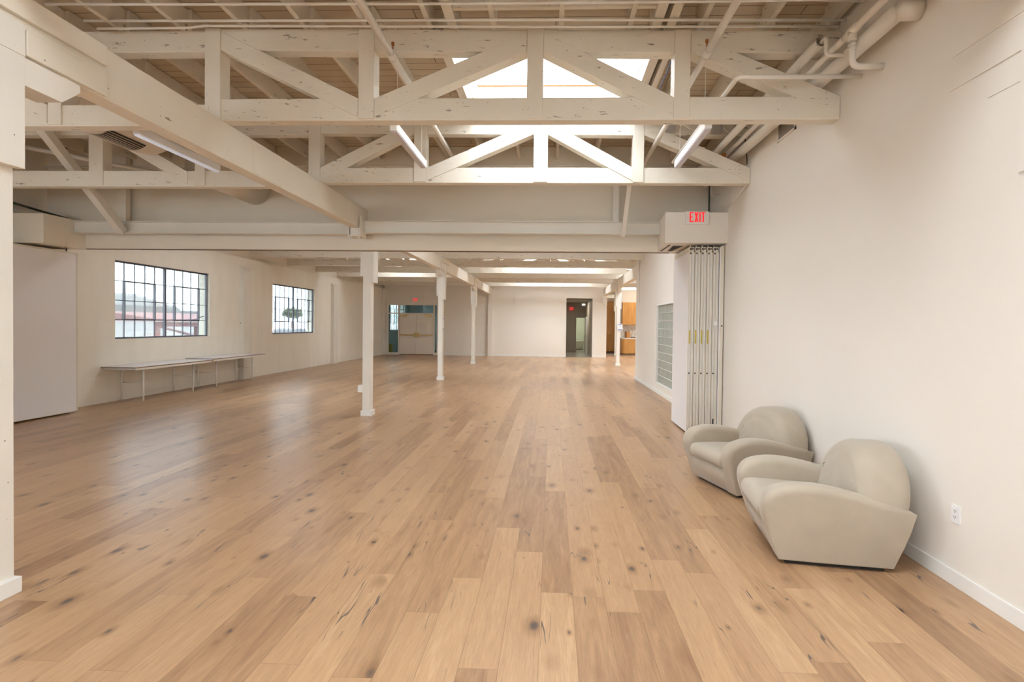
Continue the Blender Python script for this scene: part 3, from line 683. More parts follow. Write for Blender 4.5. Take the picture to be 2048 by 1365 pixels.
# ------------------------------------------------------------------ folded partition panels
def panelstack():
    zt_, zb_ = 2.735, .028
    xs = [2.014 + i*.0885 for i in range(5)]
    names = ['first', 'second', 'third', 'fourth', 'fifth']
    for i, x in enumerate(xs):
        t = thing('partition_panel', '%s folded partition panel from the left, standing edge-on under the exit sign' % names[i] if i else 'outermost folded partition panel, its broad white face turned to the room, under the exit sign', 'partition panel', (x, 7.8, zb_), group='folded partition panels')
        h = zt_-zb_
        MB().box(.004,.080, .012,.985, .0,h-.03).obj('core', 'panel', t, bevel=.002)
        e = MB().box(.002,.014, 0,.018, 0,h-.03).box(.070,.082,0,.018,0,h-.03)
        e.box(.034,.039, 0,.012, 0,h-.03).box(.046,.052, .002,.012, 0,h-.03)
        e.obj('edge_trim', 'edge', t)
        MB().box(.02,.034,-.001,.012,h-.055,h-.032).obj('edge_slot', 'dark', t)
        MB().box(.01,.075,.01,.975,h-.03,h-.012).obj('top_seal', 'edge', t)
        MB().tube([(.043,.1,h-.02),(.043,.1,h+.085)], .010, 8).obj('hanger_rod', 'edge', t); MB().tube([(.043,.85,h-.02),(.043,.85,h+.085)], .010, 8).obj('hanger_rod', 'edge', t)
        MB().box(.006,.078, .02,.96, h-.012,h+.055).obj('top_carrier', 'edge', t, bevel=.003); MB().box(.020,.040,.014,.022,h+.004,h+.04).box(.050,.066,.014,.022,h+.012,h+.04).obj('carrier_socket', 'dark', t)
        c = MB().tube([(.027,-.002,.885),(.027,.014,.885)], .011, 10); c.obj('lock_hole', 'dark', t)
        if i < 4: MB().box(.020,.036, -.004,.014, 1.325,1.525).obj('latch', 'yellow', t, bevel=.003)
        if i < 2: MB().box(.012,.05, -.002,.02, .02,.055).obj('bottom_seal', 'dark', t)
        if i == 4:
            MB().box(.02,.075,-.006,.012,1.60,1.66).obj('catch', 'white', t); MB().box(.03,.042,-.003,.012,.10,.21).obj('bottom_slot', 'dark', t)
    t = thing('partition_jamb', 'cream wall jamb of the partition, right of the folded panels', 'jamb', (2.474, 7.79, 0))
    MB().box(0,.052, 0,.15, 0,2.80).obj('jamb_post', 'edge', t, bevel=.003); MB().box(-.012,0, 0,.12, .02,2.78).obj('jamb_seal', 'panel', t)
    MB().tube([(.03,-.003,1.62),(.03,.005,1.62)], .012, 10).obj('keyhole', 'dark', t)
panelstack()
t = thing('partition_panel', 'folded white screen panels against the left wall, beside the near window', 'partition panel', (-8.15, 7.42, .028))
MB().box(-.39,0, 0,1.21, 0,2.69).obj('core', 'panel', t, bevel=.003)
MB().box(-.004,.006, 1.19,1.215, 0,2.70).box(-.39,.006,0,1.215,2.69,2.715).box(-.004,.006,0,1.215,0,.012).obj('edge_trim', 'edge', t)
h_ = MB()
for y_ in (.15, 1.05): h_.tube([(-.04,y_,2.70),(-.04,y_,2.765)], .010, 8)
h_.obj('hanger_rod', 'dark', t)

# ------------------------------------------------------------------ exit signs
def letters(t, mat, w, h, dy, stroke=None):
    """EXIT built from strokes, centred on x=0, baseline z=0, facing -y"""
    st = stroke or w*.085; lw = w*.25; gap = w*.06
    x = -(lw*3 + st + gap*3)/2
    e = MB().box(x,x+st, dy,dy+.004, 0,h)
    for z in (0, h/2-st*.4, h-st*.8): e.box(x+st, x+lw*(.8 if 0 < z < h*.7 else 1), dy,dy+.004, z,z+st*.8)
    e.obj('letter', mat, t); x += lw+gap
    MB().prism([(x,0),(x+st*1.1,0),(x+lw,h),(x+lw-st*1.1,h)], 'y', dy, dy+.004).prism([(x+lw-st*1.1,0),(x+lw,0),(x+st*1.1,h),(x,h)], 'y', dy-.0005, dy+.0035).obj('letter', mat, t); x += lw+gap
    MB().box(x,x+st,dy,dy+.004,0,h).obj('letter', mat, t); x += st+gap*.8
    MB().box(x,x+lw,dy,dy+.004,h-st*.8,h).box(x+lw/2-st/2,x+lw/2+st/2,dy,dy+.004,0,h-st*.8).obj('letter', mat, t)
t = thing('exit_sign', 'white exit sign with red letters on the box above the folded panels', 'exit sign', (2.088, 7.7, 3.097))
MB().box(-.167,.167, -.045,0, 0,.182).obj('housing', 'signwhite', t, bevel=.004)
letters(t, 'red', .222, .142, -.05); 
for o in t.children:
    if o.name.startswith('letter'): o.location = (0,0,.028)
t = thing('exit_sign', 'small glowing red exit sign on the far wall above the double doors', 'exit sign', (-6.99, YF, 2.72))
MB().box(-.15,.15, -.05,0, 0,.19).obj('housing', 'signwhite', t, bevel=.004)
letters(t, 'red', .25, .15, -.055, .026)
for o in t.children:
    if o.name.startswith('letter'): o.location = (0,0,.02)
t = thing('exit_sign', 'small red exit sign inside the dark hallway', 'exit sign', (1.19, 32.35, 2.55))
MB().box(-.12,.12, -.04,0, 0,.19).obj('housing', 'red', t, bevel=.004)
letters(t, 'signwhite', .2, .14, -.045, .012)
for o in t.children:
    if o.name.startswith('letter'): o.location = (0,0,.035)

# ------------------------------------------------------------------ pipes and conduits
def pipe(name, label, pts, r, cat='pipe', mat='pipe', seg=14):
    return tag(MB().tube(pts, r, seg).obj(name, mat, smooth=True), label, cat)
def hanger(t, x, y, z, r):
    MB().tube([(x+r*1.25*math.cos(a), y, z+r*1.25*math.sin(a)) for a in [i*2*PI/14 for i in range(15)]], .004, 5, False).obj('hanger_ring', 'pipe', t, smooth=True)
    MB().tube([(x,y,z+r*1.2),(x,y,z+.12)], .006, 6).tube([(x,y,z+.10),(x,y,z+.125)], .014, 8).obj('hanger_rod', 'rust', t)
for (x, lab) in ((-1.45, 'long white sprinkler pipe running back past the left side of the skylight'), (1.315, 'long white sprinkler pipe running back past the right side of the skylight')):
    t = thing('sprinkler_pipe', lab, 'pipe', (x, 2., 3.98))
    y1 = 8.5 if x < 0 else 8.5
    MB().tube([(0,0,0),(0,2.6,0)], .031, 16).tube([(0,2.62,0),(0,y1-2,0)], .029, 16).obj('pipe_run', 'pipe', t, smooth=True)
    MB().tube([(0,2.55,0),(0,2.66,0)], .037, 16).obj('coupling', 'pipe', t, smooth=True)
    hanger(t, 0, 2.62, 0, .031)
t = thing('large_pipe', 'large white pipe turning into the right wall near the top corner', 'pipe', (2.40, 3.77, 3.83))
MB().tube([(0,0,0),(0,4.6,.05)], .060, 20).obj('pipe_run', 'pipe', t, smooth=True)
MB().tube([(-.02,-.01,0),(.13,-.01,0)], .066, 20).obj('elbow', 'pipe', t, smooth=True)
t = thing('sleeve_pipe', 'open-ended white sleeve pipe with a thin pipe dropping out of it, by the right wall', 'pipe', (2.19, 4.42, 3.975))
sl = MB().tube([(0,0,0),(0,4.0,0)], .042, 20, False).tube([(0,0,0),(0,3.9,0)], .037, 20, False); sl.obj('sleeve', 'pipe', t, smooth=True)
MB().tube([(.012,.4,0),(.012,-.01,0)] + arc((.012,-.01,0),(.012,-.06,0),(.012,-.06,-.1),.03) + arc((.012,-.06,0),(.012,-.06,-.145),(.16,-.06,-.145),.04) + [(.165,-.06,-.145)], .0165, 12).obj('thin_pipe', 'pipe', t, smooth=True)
t = thing('tee_pipe', 'white pipe along the right wall with a tee dropping into an elbow', 'pipe', (2.30, 2.2, 3.915))
MB().tube([(0,0,0),(0,6.2,0)], .027, 14).obj('pipe_run', 'pipe', t, smooth=True)
MB().tube([(0,1.88,0),(0,2.06,0)], .034, 14).tube([(0,1.96,-.01),(0,1.96,-.07)], .034, 14).obj('tee', 'pipe', t, smooth=True)
MB().tube([(0,1.96,-.05)] + arc((0,1.96,-.05),(0,1.96,-.275),(.2,1.96,-.275),.06) + [(.238,1.96,-.275)], .024, 14).obj('drop', 'pipe', t, smooth=True)
c = MB()
for z in (-.08,-.115,-.15): c.tube([(0,1.96,z),(0,1.96,z+.012)], .030, 14)
c.obj('coupling', 'pipe', t, smooth=True)
pipe('branch_pipe', 'thin white pipe crossing level in front of the right end of the nearest truss', [(2.54,4.45,3.70)] + arc((2.54,4.45,3.70),(1.53,4.45,3.70),(1.53,4.9,3.715),.05) + [(1.53,6.8,3.72)], .020)
pipe('conduit', 'white conduit crossing the room near the top edge of the picture', [(-4.4,4.36,4.315),(-3.0,4.36,4.30),(-1.,4.36,4.282),(1.2,4.36,4.275),(2.1,4.37,4.285),(2.5,4.37,4.27)], .011)
pipe('conduit', 'upper of two white conduits along the top of the nearest truss', [(-4.3,4.62,4.325),(-3.1,4.62,4.312),(0,4.62,4.290),(2.5,4.62,4.262)], .0115)
pipe('conduit', 'lower of two white conduits along the top of the nearest truss', [(-4.2,4.65,4.268),(-3.35,4.65,4.268),(-3.2,4.65,4.285),(0,4.65,4.246),(2.45,4.65,4.225)], .0105)
pipe('branch_pipe', 'thin white pipe under the roof boards behind the second truss', [(-8.3,8.2,4.08),(-3.3,8.2,4.10),(2.5,8.2,4.10)], .012)
pipe('branch_pipe', 'white pipe slanting through the left bay truss, behind the slanting brace', [(-8.1,6.95,4.12),(-6.1,8.3,3.95)], .03)
pipe('conduit', 'small white conduit bending into the right wall above the exit sign box', [(2.41,8.1,3.80)] + arc((2.41,8.1,3.80),(2.41,8.1,3.62),(2.54,8.1,3.62),.03) + [(2.54,8.1,3.62)], .012)
pipe('conduit', 'dark upright conduit above the exit sign box', [(2.50,8.50,4.52),(2.50,8.50,3.27)], .012, mat='cable')
pipe('cable', 'thin dark green cable hanging near the right end of the second truss', [(2.50,7.0,4.3),(2.50,6.95,4.0),(2.47,6.80,3.75),(2.45,6.75,3.68)], .008, 'cable', 'cable')
pipe('cable', 'thin blue wire hanging beside a joist right of the skylight', [(1.16,5.0,4.3),(1.14,5.4,4.20),(1.12,5.9,4.16)], .006, 'cable', 'bluewire')
pipe('cable', 'thin loose cable looping from truss end to the right wall', [(2.50,6.9,3.46),(2.47,7.3,3.33),(2.50,7.6,3.36),(2.53,7.9,3.42)], .005, 'cable', 'pipe')
pipe('cable', 'grey wires running along the left wall above the folded screen', [(-8.45,6.2,3.50),(-8.35,7.3,3.42),(-8.1,8.4,3.28)], .018, 'cable', 'cable')
tag(MB().box(1.42,1.56, 6.78,6.85, 4.13,4.27).obj('junction_box', 'vent'), 'grey junction box on the top chord of the second truss', 'box')
tag(MB().box(2.02,2.15, 6.78,6.85, 4.10,4.26).obj('junction_box', 'vent'), 'grey junction box tangled in cables near the right wall', 'box')
for k, (x0, x1) in enumerate(((1.56,2.02),(1.6,1.98),(2.15,2.4))):
    pts = [(x0 + (x1-x0)*i/6, 6.76, 4.2 + .035*math.sin(i*1.4+k) - .04*k) for i in range(7)]
    pipe('cable', ('white cable looping between the two junction boxes', 'lower white cable sagging between the junction boxes', 'white cable from the right junction box towards the wall')[k], pts, .007, 'cable', 'pipe')
tag(MB().box(2.215,2.262, 6.98,7.04, 3.80,3.90).obj('valve_tag', 'red' if False else 'rust'), 'small red valve fitting among the pipes by the right wall', 'valve')

# duct with grille in the left bay
t = thing('air_duct', 'round cream air duct with a black slatted grille in the left bay', 'air duct', (-5.11, 3.2, 3.925))
rr = .255
prof = [(0,0)] + [(3.05,0)]
MB().tube([(0,0,0),(0,3.05,0),(0,3.2,.012),(0,3.3,.04),(0,3.36,.08)], [rr,rr,rr*.97,rr*.82,rr*.4], 28).obj('duct_body', 'duct', t, smooth=True)
g = MB(); gd = MB()
a0, a1 = -PI*.60, -PI*.28       # angle range on the lower right of the duct
for i in range(9):
    a = a0 + (a1-a0)*i/8
    g.tube([(math.cos(a)*(rr+.004), 2.44, math.sin(a)*(rr+.004)), (math.cos(a)*(rr+.004), 2.96, math.sin(a)*(rr+.004))], .0035, 6)
n = 10
for i in range(n):
    b0 = a0 + (a1-a0)*i/n; b1 = a0 + (a1-a0)*(i+1)/n
    k = len(gd.v)
    for (aa, yy) in ((b0,2.44),(b1,2.44),(b1,2.96),(b0,2.96)): gd.v.append((math.cos(aa)*(rr+.003), yy, math.sin(aa)*(rr+.003)))
    gd.f.append((k,k+1,k+2,k+3))
gd.obj('grille_opening', 'grille', t); g.obj('grille_slats', 'duct', t, smooth=True)
MB().tube([(0,1.95,0),(0,1.98,0)], rr+.006, 28).obj('duct_seam', 'duct', t, smooth=True)
tag(MB().tube([(-4.98,7.2,3.80),(-4.98,8.54,3.80)], .25, 28).obj('air_duct', 'duct', smooth=True), 'short round cream duct going into the cross wall in the left bay', 'air duct')

# pendant linear fixtures
def fixture(x, y0, y1, z, label, lit=False, cable=True):  # lit: lens with the window reflection put in as emission
    t = thing('linear_light', label, 'light fixture', (x, y0, z), group='slim linear lights')
    L = y1-y0
    MB().box(-.034,.034, 0,L, .012,.090).obj('housing', 'fixture', t, bevel=.002)
    MB().box(-.030,.030, .01,L-.01, 0,.012).obj('lens', 'lensreflect' if lit else 'lens', t)
    for y in (.12, L-.12): MB().tube([(0,y,.088),(0,y,ZD-z)], .003, 6).obj('hanging_cable', 'pipe', t)
    return t
fixture(-1.553, 4.98, 6.18, 3.452, 'slim white linear light hanging left of centre, just behind the nearest truss')
fixture(1.445, 4.98, 6.20, 3.462, 'slim white linear light hanging right of centre, just behind the nearest truss')
fixture(-4.12, 5.0, 6.25, 3.425, 'slim linear light with a bluish painted-in window reflection underneath in the left bay', lit=True)

# wall vent and outlet on the right wall
t = thing('wall_vent', 'grey slatted air vent high on the right wall behind the nearest truss', 'vent', (XR, 5.60, 3.70))
MB().box(-.012,0, 0,.44, 0,.025).box(-.012,0,0,.44,.255,.28).box(-.012,0,0,.025,0,.28).box(-.012,0,.415,.44,0,.28).obj('vent_frame', 'wall', t)
b = MB()
for i in range(16): b.box(-.009,-.002, .03+i*.024,.044+i*.024, .025,.255)
b.obj('vent_blades', 'vent', t); MB().box(-.002,-.0005,.025,.415,.025,.255).obj('vent_back', 'dark', t)
t = thing('wall_outlet', 'white wall socket plate on the right wall above the baseboard', 'wall outlet', (XR, 3.295, .392))
MB().box(-.008,0, 0,.072, 0,.114).obj('plate', 'white', t, bevel=.002)
MB().box(-.0105,-.008, .018,.054, .018,.096).obj('socket', 'white', t, bevel=.001)
s = MB()
for z in (.036, .074): s.box(-.0112,-.0105, .027,.030, z,z+.010).box(-.0112,-.0105,.041,.044,z,z+.010).box(-.0112,-.0105,.034,.038,z-.008,z-.003)
s.obj('socket_holes', 'dark', t)
tag(MB().box(-3.34,-3.255, 8.84,8.95, .40,.52).obj('junction_box', 'white', bevel=.004), 'small white electrical box on the back of the nearest full post beyond the beam', 'box')
for x, z, lab in ((-4.84,1.08,'small switch plate on the far wall right of the double doors'),): 
    tag(MB().box(x-.035,x+.035, YF-.012,YF, z,z+.11).obj('switch_plate', 'white'), lab, 'switch')

# ------------------------------------------------------------------ folding tables
def table(y0, y1, legs, ztop, label, near):
    t = thing('folding_table', label, 'folding table', (-8.25, y0, 0), group='folding tables at the left wall')
    L = y1-y0; f, bk = .33, -.335
    MB().box(bk,f, 0,L, ztop-.004,ztop+.006).obj('tabletop', 'tabletop', t, bevel=.002)
    MB().box(bk,f, 0,L, ztop-.018,ztop-.004).obj('edge_band', 'tedge', t)
    MB().box(f-.03,f-.008, .04,L-.04, ztop-.06,ztop-.018).box(bk+.008,bk+.03,.04,L-.04,ztop-.06,ztop-.018).box(bk+.03,f-.03,.04,.06,ztop-.055,ztop-.018).box(bk+.03,f-.03,L-.06,L-.04,ztop-.055,ztop-.018).obj('apron', 'tleg', t)
    for k, ly in enumerate(legs):
        y = ly-y0; fx, bx = .145, -.30
        for x in (fx, bx):
            MB().tube([(x,y,0),(x,y,ztop-.05)], .017, 10).obj('leg', 'tleg', t, smooth=True)
        MB().tube([(bx,y,.355),(fx,y,.355)], .009, 8).tube([(bx,y,ztop-.07),(fx,y,ztop-.07)], .009, 8).obj('crossbar', 'tleg', t, smooth=True)
        d = .3 if k == 0 else -.3
        MB().tube([(fx-.03,y,ztop-.14),(fx-.06,y+d*.4,ztop-.05)], .006, 6).tube([(bx+.03,y,ztop-.14),(bx+.06,y+d*.4,ztop-.05)], .006, 6).obj('folding_brace', 'tleg', t, smooth=True)
    return t
table(9.58, 11.86, (10.02,11.46), .70, 'nearer white-topped folding table against the left wall under the near window', True)
table(11.87, 14.08, (12.27,13.78), .718, 'farther white-topped folding table against the left wall, beyond the near window', False)

# ------------------------------------------------------------------ armchairs
def smooth_obj(o, levels=2):
    for p in o.data.polygons: p.use_smooth = True
    return o
def catmull(pts, n=6, closed=True):
    out = []; k = len(pts)
    for i in range(k if closed else k-1):
        p0, p1, p2, p3 = [pts[(i+d) % k] if closed else pts[min(max(i+d,0),k-1)] for d in (-1,0,1,2)]
        for s in range(n):
            t = s/n
            out.append(tuple(.5*((2*p1[j]) + (-p0[j]+p2[j])*t + (2*p0[j]-5*p1[j]+4*p2[j]-p3[j])*t*t + (-p0[j]+3*p1[j]-3*p2[j]+p3[j])*t**3) for j in range(len(p1))))
    if not closed: out.append(tuple(pts[-1]))
    return out
def padded(name, outline, a, b, rad, mat, parent, axis, warp=None, bulge=0., nseg=5):
    """closed outline (2-D) extruded along axis from a to b with rounded (padded) edges: rings shrink inward near both ends"""
    cx = sum(p[0] for p in outline)/len(outline); cy = sum(p[1] for p in outline)/len(outline)
    k = len(outline)
    # inward normals
    area = sum(outline[i][0]*outline[(i+1)%k][1]-outline[(i+1)%k][0]*outline[i][1] for i in range(k))
    sg = 1 if area > 0 else -1
    nrm = []
    for i in range(k):
        dx = outline[(i+1)%k][0]-outline[i-1][0]; dy = outline[(i+1)%k][1]-outline[i-1][1]; L = math.hypot(dx,dy) or 1
        nrm.append((-dy/L*sg, dx/L*sg))
    rl = rad if isinstance(rad, (list, tuple)) else [rad]*k
    seq = []
    for s in range(nseg+1): t_ = PI/2*s/nseg; seq.append((a, +1, 1-math.cos(t_), 1-math.sin(t_)))
    for s in range(nseg, -1, -1): t_ = PI/2*s/nseg; seq.append((b, -1, 1-math.cos(t_), 1-math.sin(t_)))
    v = []; f = []
    def put(c, p):
        q = {'y': (p[0], c, p[1]), 'x': (c, p[0], p[1])}[axis]
        return warp(q) if warp else q
    allr = []
    for c, sd, fc, fi in seq: allr.append([put(c + sd*rl[i]*fc, (outline[i][0]+nrm[i][0]*rl[i]*fi, outline[i][1]+nrm[i][1]*rl[i]*fi)) for i in range(k)])
    if bulge:
        def capring(c, fac):
            return [put(c, (cx + (outline[i][0]+nrm[i][0]*rl[i]-cx)*fac, cy + (outline[i][1]+nrm[i][1]*rl[i]-cy)*fac)) for i in range(k)]
        allr = [capring(a-bulge*q, f_) for f_, q in ((.2,1.),(.5,.85),(.78,.45))] + allr + [capring(b+bulge*q, f_) for f_, q in ((.78,.45),(.5,.85),(.2,1.))]
    for r in allr: v += r
    for i in range(len(allr)-1):
        for j in range(k): f.append((i*k+j, i*k+(j+1)%k, (i+1)*k+(j+1)%k, (i+1)*k+j))
    f.append(tuple(range(k))); f.append(tuple((len(allr)-1)*k+j for j in reversed(range(k))))
    mb = MB(); mb.v = v; mb.f = f
    return mb.obj(name, mat, parent, smooth=True)
def armchair(loc, rz, label, sw=1.):
    """local x: from the front bottom edge towards the back, local y: across, z up"""
    t = thing('armchair', label, 'armchair', loc, rz, group='cream armchairs')
    W = .455*sw                        # half width at arm height
    def taper(q):                      # the body narrows towards the floor
        x, y, z = q
        k = .87 + .13*z/.5
        return (x, y*k, z)
    top = catmull([(0.,.030),(-.045,.13),(-.092,.26),(-.118,.36),(-.112,.44),(-.06,.508),(.04,.545),(.18,.556),(.34,.538),(.52,.498),(.70,.447),(.815,.408)], 4, False)
    low = [(.79,.29),(.755,.17),(.705,.030),(.5,.028),(.25,.028)]
    dense = top + low
    def crv(i):                        # softly rolled along the arm, crisp at the floor and back corners
        x, z = dense[i]
        r = .055*min(1, max(0, (z-.03)/.22))*min(1, max(.2, (.815-x)/.22))
        return max(.010, r)
    rads = [crv(i) for i in range(len(dense))]
    for i in range(len(top), len(dense)): rads[i] = .010
    for s in (-1, 1):
        a, b = (-W, -W+.165) if s < 0 else (W-.165, W)
        padded('arm', dense, a, b, rads, 'chair', t, 'y', taper, .0)
    # front rail and body between the arms
    body = [(.005,.032),(-.045,.14),(-.082,.252),(-.04,.262),(.3,.262),(.70,.262),(.72,.2),(.69,.032)]
    padded('front_panel', body, -W+.13, W-.13, .012, 'chair', t, 'y', taper)
    seat = catmull([(-.092,.275),(-.112,.32),(-.098,.372),(-.05,.395),(.10,.397),(.35,.385),(.62,.37),(.66,.31),(.62,.27),(.3,.262),(-.03,.262)], 3, True)
    padded('seat_cushion', seat, -W+.15, W-.15, .03, 'chair', t, 'y', taper, .004)
    # round backrest, leaning back
    def lean(q):
        x, y, z = q
        return (x + (z-.35)*.16, y, z)
    R = .425*sw; dome = []
    for i in range(25):
        a = PI*i/24
        dome.append((R*math.cos(a)*(1.0), .385 + .405*math.sin(a)**.92 if math.sin(a) > 0 else .385))
    dome += [(-R*.97,.33),(-R*.9,.24),(R*.9,.24),(R*.97,.33)]
    padded('backrest', dome, .470, .800, [.10]*25 + [.05,.015,.015,.05], 'chair', t, 'x', lean, .018, 8)
    back = [(.60,.04),(.69,.04),(.785,.28),(.81,.385),(.78,.42),(.62,.45)]
    padded('back_panel', back, -W+.12, W-.12, .01, 'chair', t, 'y', taper)
    # gathered pleats where the arm meets the back
    for s in (-1, 1):
        pl = MB()
        for k in range(6):
            a = (-.75 + .26*k); cx, cy, cz = .505, s*(W-.16), .500
            L = .07 + .018*(k % 3)
            pl.tube([(cx, cy, cz), (cx - .012, cy - s*math.cos(a)*L*.55, cz + .01 + math.sin(a)*L*.55 + .012), (cx + .005, cy - s*math.cos(a)*L, cz + math.sin(a)*L + .02)], [.004,.0065,.001], 6)
        pl.obj('pleats', 'chair', t, smooth=True)
    MB().box(.05,.66, -W*.80,W*.80, 0,.032).obj('base', 'black', t)
    return t
armchair((1.610, 3.955, 0), -.14, 'near cream velvet armchair with rounded arms, closest to the camera')
armchair((1.63, 5.245, 0), .285, 'far cream velvet armchair standing beside the folded partition panels', .95)

# ------------------------------------------------------------------ storefront at the far left
t = bpy.data.objects.new('door_1', None); COL.objects.link(t); struct(t); t.location = (-7.13, YF, 0)
def X(x): return x+7.13
fr = MB()
fr.box(X(-8.47),X(-8.38), -.02,.10, 0,2.585).box(X(-5.88),X(-5.80),-.02,.10,0,2.585).box(X(-8.38),X(-5.88),-.02,.10,2.54,2.585)
fr.box(X(-7.88),X(-7.81),-.02,.10,0,2.54).box(X(-6.06),X(-5.99),-.02,.10,0,2.54).box(X(-8.38),X(-5.99),-.02,.10,2.09,2.145).box(X(-8.38),X(-7.88),-.02,.10,0,.12).box(X(-5.99),X(-5.88),-.02,.10,0,.12)
fr.obj('door_frame', 'wall', t)
MB().box(X(-8.38),X(-5.99), .04,.048, 2.145,2.54).box(X(-8.38),X(-7.88),.04,.048,.12,2.09).box(X(-5.99),X(-5.88),.04,.048,.12,2.54).obj('glazing', 'tealglass', t)
for s in (-1, 1):
    xa, xb = (X(-7.80),X(-6.94)) if s < 0 else (X(-6.932),X(-6.07))
    MB().box(xa,xb, .0,.045, .035,2.085).obj('door_leaf', 'wall', t, bevel=.002)
    MB().box(xa,xb, -.002,.045, .006,.035).obj('door_sweep', 'boardd', t)
    hx0, hx1 = (xa+.02, xb-.1) if s < 0 else (xa+.1, xb-.02)
    MB().box(hx0,hx1, -.075,-.045, 1.0,1.045).obj('panic_bar', 'brass', t, bevel=.006)
    c = xb-.075 if s < 0 else xa+.075
    MB().tube([(c,0,1.02),(c,-.06,1.02)], .058, 16).box(c-.035,c+.035,-.05,0,.9,1.14).obj('latch_case', 'brass', t, smooth=False)
    cx_ = xa+.22 if s < 0 else xb-.22
    MB().box(cx_-.17,cx_+.15, -.07,-.005, 1.965,2.02).bar((cx_,-.05,2.03),(cx_+.26*(-s),-.05,2.075), .02,.02).obj('door_closer', 'brass', t)
# vestibule behind
struct(MB().box(XL, .3, 31.0, 31.2, 0, ZD).obj('wall_vestibule', 'teal'))
struct(MB().box(-5.2,-5.0, YF+.12, 31.0, 0, ZD).obj('wall_vestibule_side', 'teal'))
struct(grid(MB(), 'x', XL+.001, XL+.02, (YF+.12, 31.0), (0, 3.36), [(27.3,30.05,W0,W1)]).obj('wall_vestibule_left', 'teal'))
t = thing('floor_sign', 'yellow stand-up floor sign behind the left side glass of the storefront', 'floor sign', (-8.50, 27.1, 0))
MB().prism([(-.07,0),(.07,0),(.05,.5),(-.05,.5)], 'y', -.16,-.14).obj('front_leaf', 'yellow', t); MB().prism([(-.07,0),(.07,0),(.05,.5),(-.05,.5)], 'y', .14,.16).obj('rear_leaf', 'yellow', t)
MB().box(-.055,.055,-.16,.16,.49,.53).obj('hinge', 'yellow', t)

# ------------------------------------------------------------------ hallway
struct(MB().box(.59,.71, YF+.12, 32.4, 0, ZD).obj('wall_hallway_left', 'halld'))
struct(MB().box(2.03,2.2, YF+.12, 32.4, 0, ZD).obj('wall_hallway_right', 'halld'))
struct(grid(MB(), 'y', 32.4, 32.5, (.2,2.6), (0, 3.4), [(1.50,2.03,0,2.09)]).obj('wall_hallway_end', 'halld'))
struct(MB().box(2.6,2.7, 32.5, 36.1, 0, 3.).obj('wall_bathroom_right', 'bathgreen'))
struct(MB().box(.2,2.7, YF+.12, 36.2, 2.99, 3.05).obj('ceiling_hallway', 'halld'))
struct(MB().box(.2,2.6, 36.0, 36.1, 0, 3.).obj('wall_bathroom', 'bathgreen'))
struct(MB().box(.2,.3, 32.5, 36.1, 0, 3.).obj('wall_bathroom_left', 'bathgreen'))
t = bpy.data.objects.new('door_2', None); COL.objects.link(t); struct(t); t.location = (2.03, 30.7, 0)
MB().box(-.03,.0, -.9,0, 0,2.07).obj('door_leaf', 'trim', t); MB().box(-.05,0,0,.08,0,2.12).box(-.05,0,-.98,-.9,0,2.12).obj('door_frame', 'trim', t)
MB().tube([(-.03,-.8,1.0),(-.09,-.8,1.0)], .012, 8).tube([(-.09,-.8,1.0),(-.09,-.68,1.0)], .012, 8).obj('door_handle', 'brass', t)
# bathtub
t = thing('bathtub', 'white freestanding bathtub seen through the bathroom doorway', 'bathtub', (1.75, 35.0, 0))
prof = [(.30,0),(.36,.08),(.40,.30),(.43,.56),(.45,.58),(.42,.57),(.38,.3),(.30,.12),(0,.10)]
mb = MB(); seg = 28
for r, z in prof:
    for k in range(seg):
        a = 2*PI*k/seg; mb.v.append((r*math.cos(a)*.95, r*math.sin(a)*1.6, z))
for i in range(len(prof)-1):
    for k in range(seg): mb.f.append((i*seg+k, i*seg+(k+1)%seg, (i+1)*seg+(k+1)%seg, (i+1)*seg+k))
mb.f.append(tuple(range(seg)))
mb.obj('tub_shell', 'tub', t, smooth=True)
MB().tube([(.36,-.9,.0),(.36,-.9,.85)] + arc((.36,-.9,.85),(.36,-.9,.98),(.1,-.9,.98),.06) + [(.18,-.9,.98)], .016, 8).obj('floor_tap', 'trim', t, smooth=True)
t = thing('emergency_light', 'bright two-headed emergency light high in the hallway', 'light fixture', (1.98, 32.3, 2.86))
MB().box(-.15,.14,-.02,.09,-.07,.0).obj('housing', 'white', t)
for x in (-.08,.08): MB().box(x-.06,x+.06, -.05,-.01, 0,.085).obj('lamp_head', simple('lamp_glow', (.9,.9,.85), .3, emit=(1,.97,.88), es=2.), t)

# ------------------------------------------------------------------ kitchen
struct(MB().box(2.75, 3.95, 31.64, 31.8, 0, ZD).obj('wall_kitchen', 'wall'))
struct(MB().box(3.95, 8.0, 29.72, 29.9, 0, ZD).obj('wall_kitchen_side', 'wall'))
struct(MB().box(3.83,3.95, 29.72, 31.8, 0, ZD).obj('wall_kitchen_return', 'wall'))
t = thing('tall_cabinet', 'tall oak cabinet at the left end of the kitchen', 'cabinet', (3.36, 31.0, 0))
MB().box(-.44,.46, .02,.62, .10,3.04).obj('carcass', 'cab', t)
MB().box(-.42,.44, .06,.6, 0,.10).obj('toe_kick', 'cabd', t)
for (z0, z1) in ((.105,.875),(.882,1.995),(2.002,3.035)):
    MB().box(-.438,.458, 0,.02, z0,z1).obj('door', 'cab', t, bevel=.002)
MB().box(.35,.365, -.03,0, 1.15,1.65).obj('handle', 'cabd', t)
t = thing('wall_cabinet', 'oak wall cabinet above the kitchen counter', 'cabinet', (4.75, 29.38, 1.68))
MB().box(-.80,1.2, .02,.33, 0,1.26).obj('carcass', 'cab', t)
for i, (a, b) in enumerate(((-.80,-.455),(-.451,-.106),(-.102,.243),(.247,.592))): MB().box(a,b, 0,.02, .003,1.257).obj('door', 'cab', t, bevel=.002)
t = thing('base_cabinet', 'low oak cabinet with a rounded left corner under the kitchen counter', 'cabinet', (4.9, 28.95, 0))
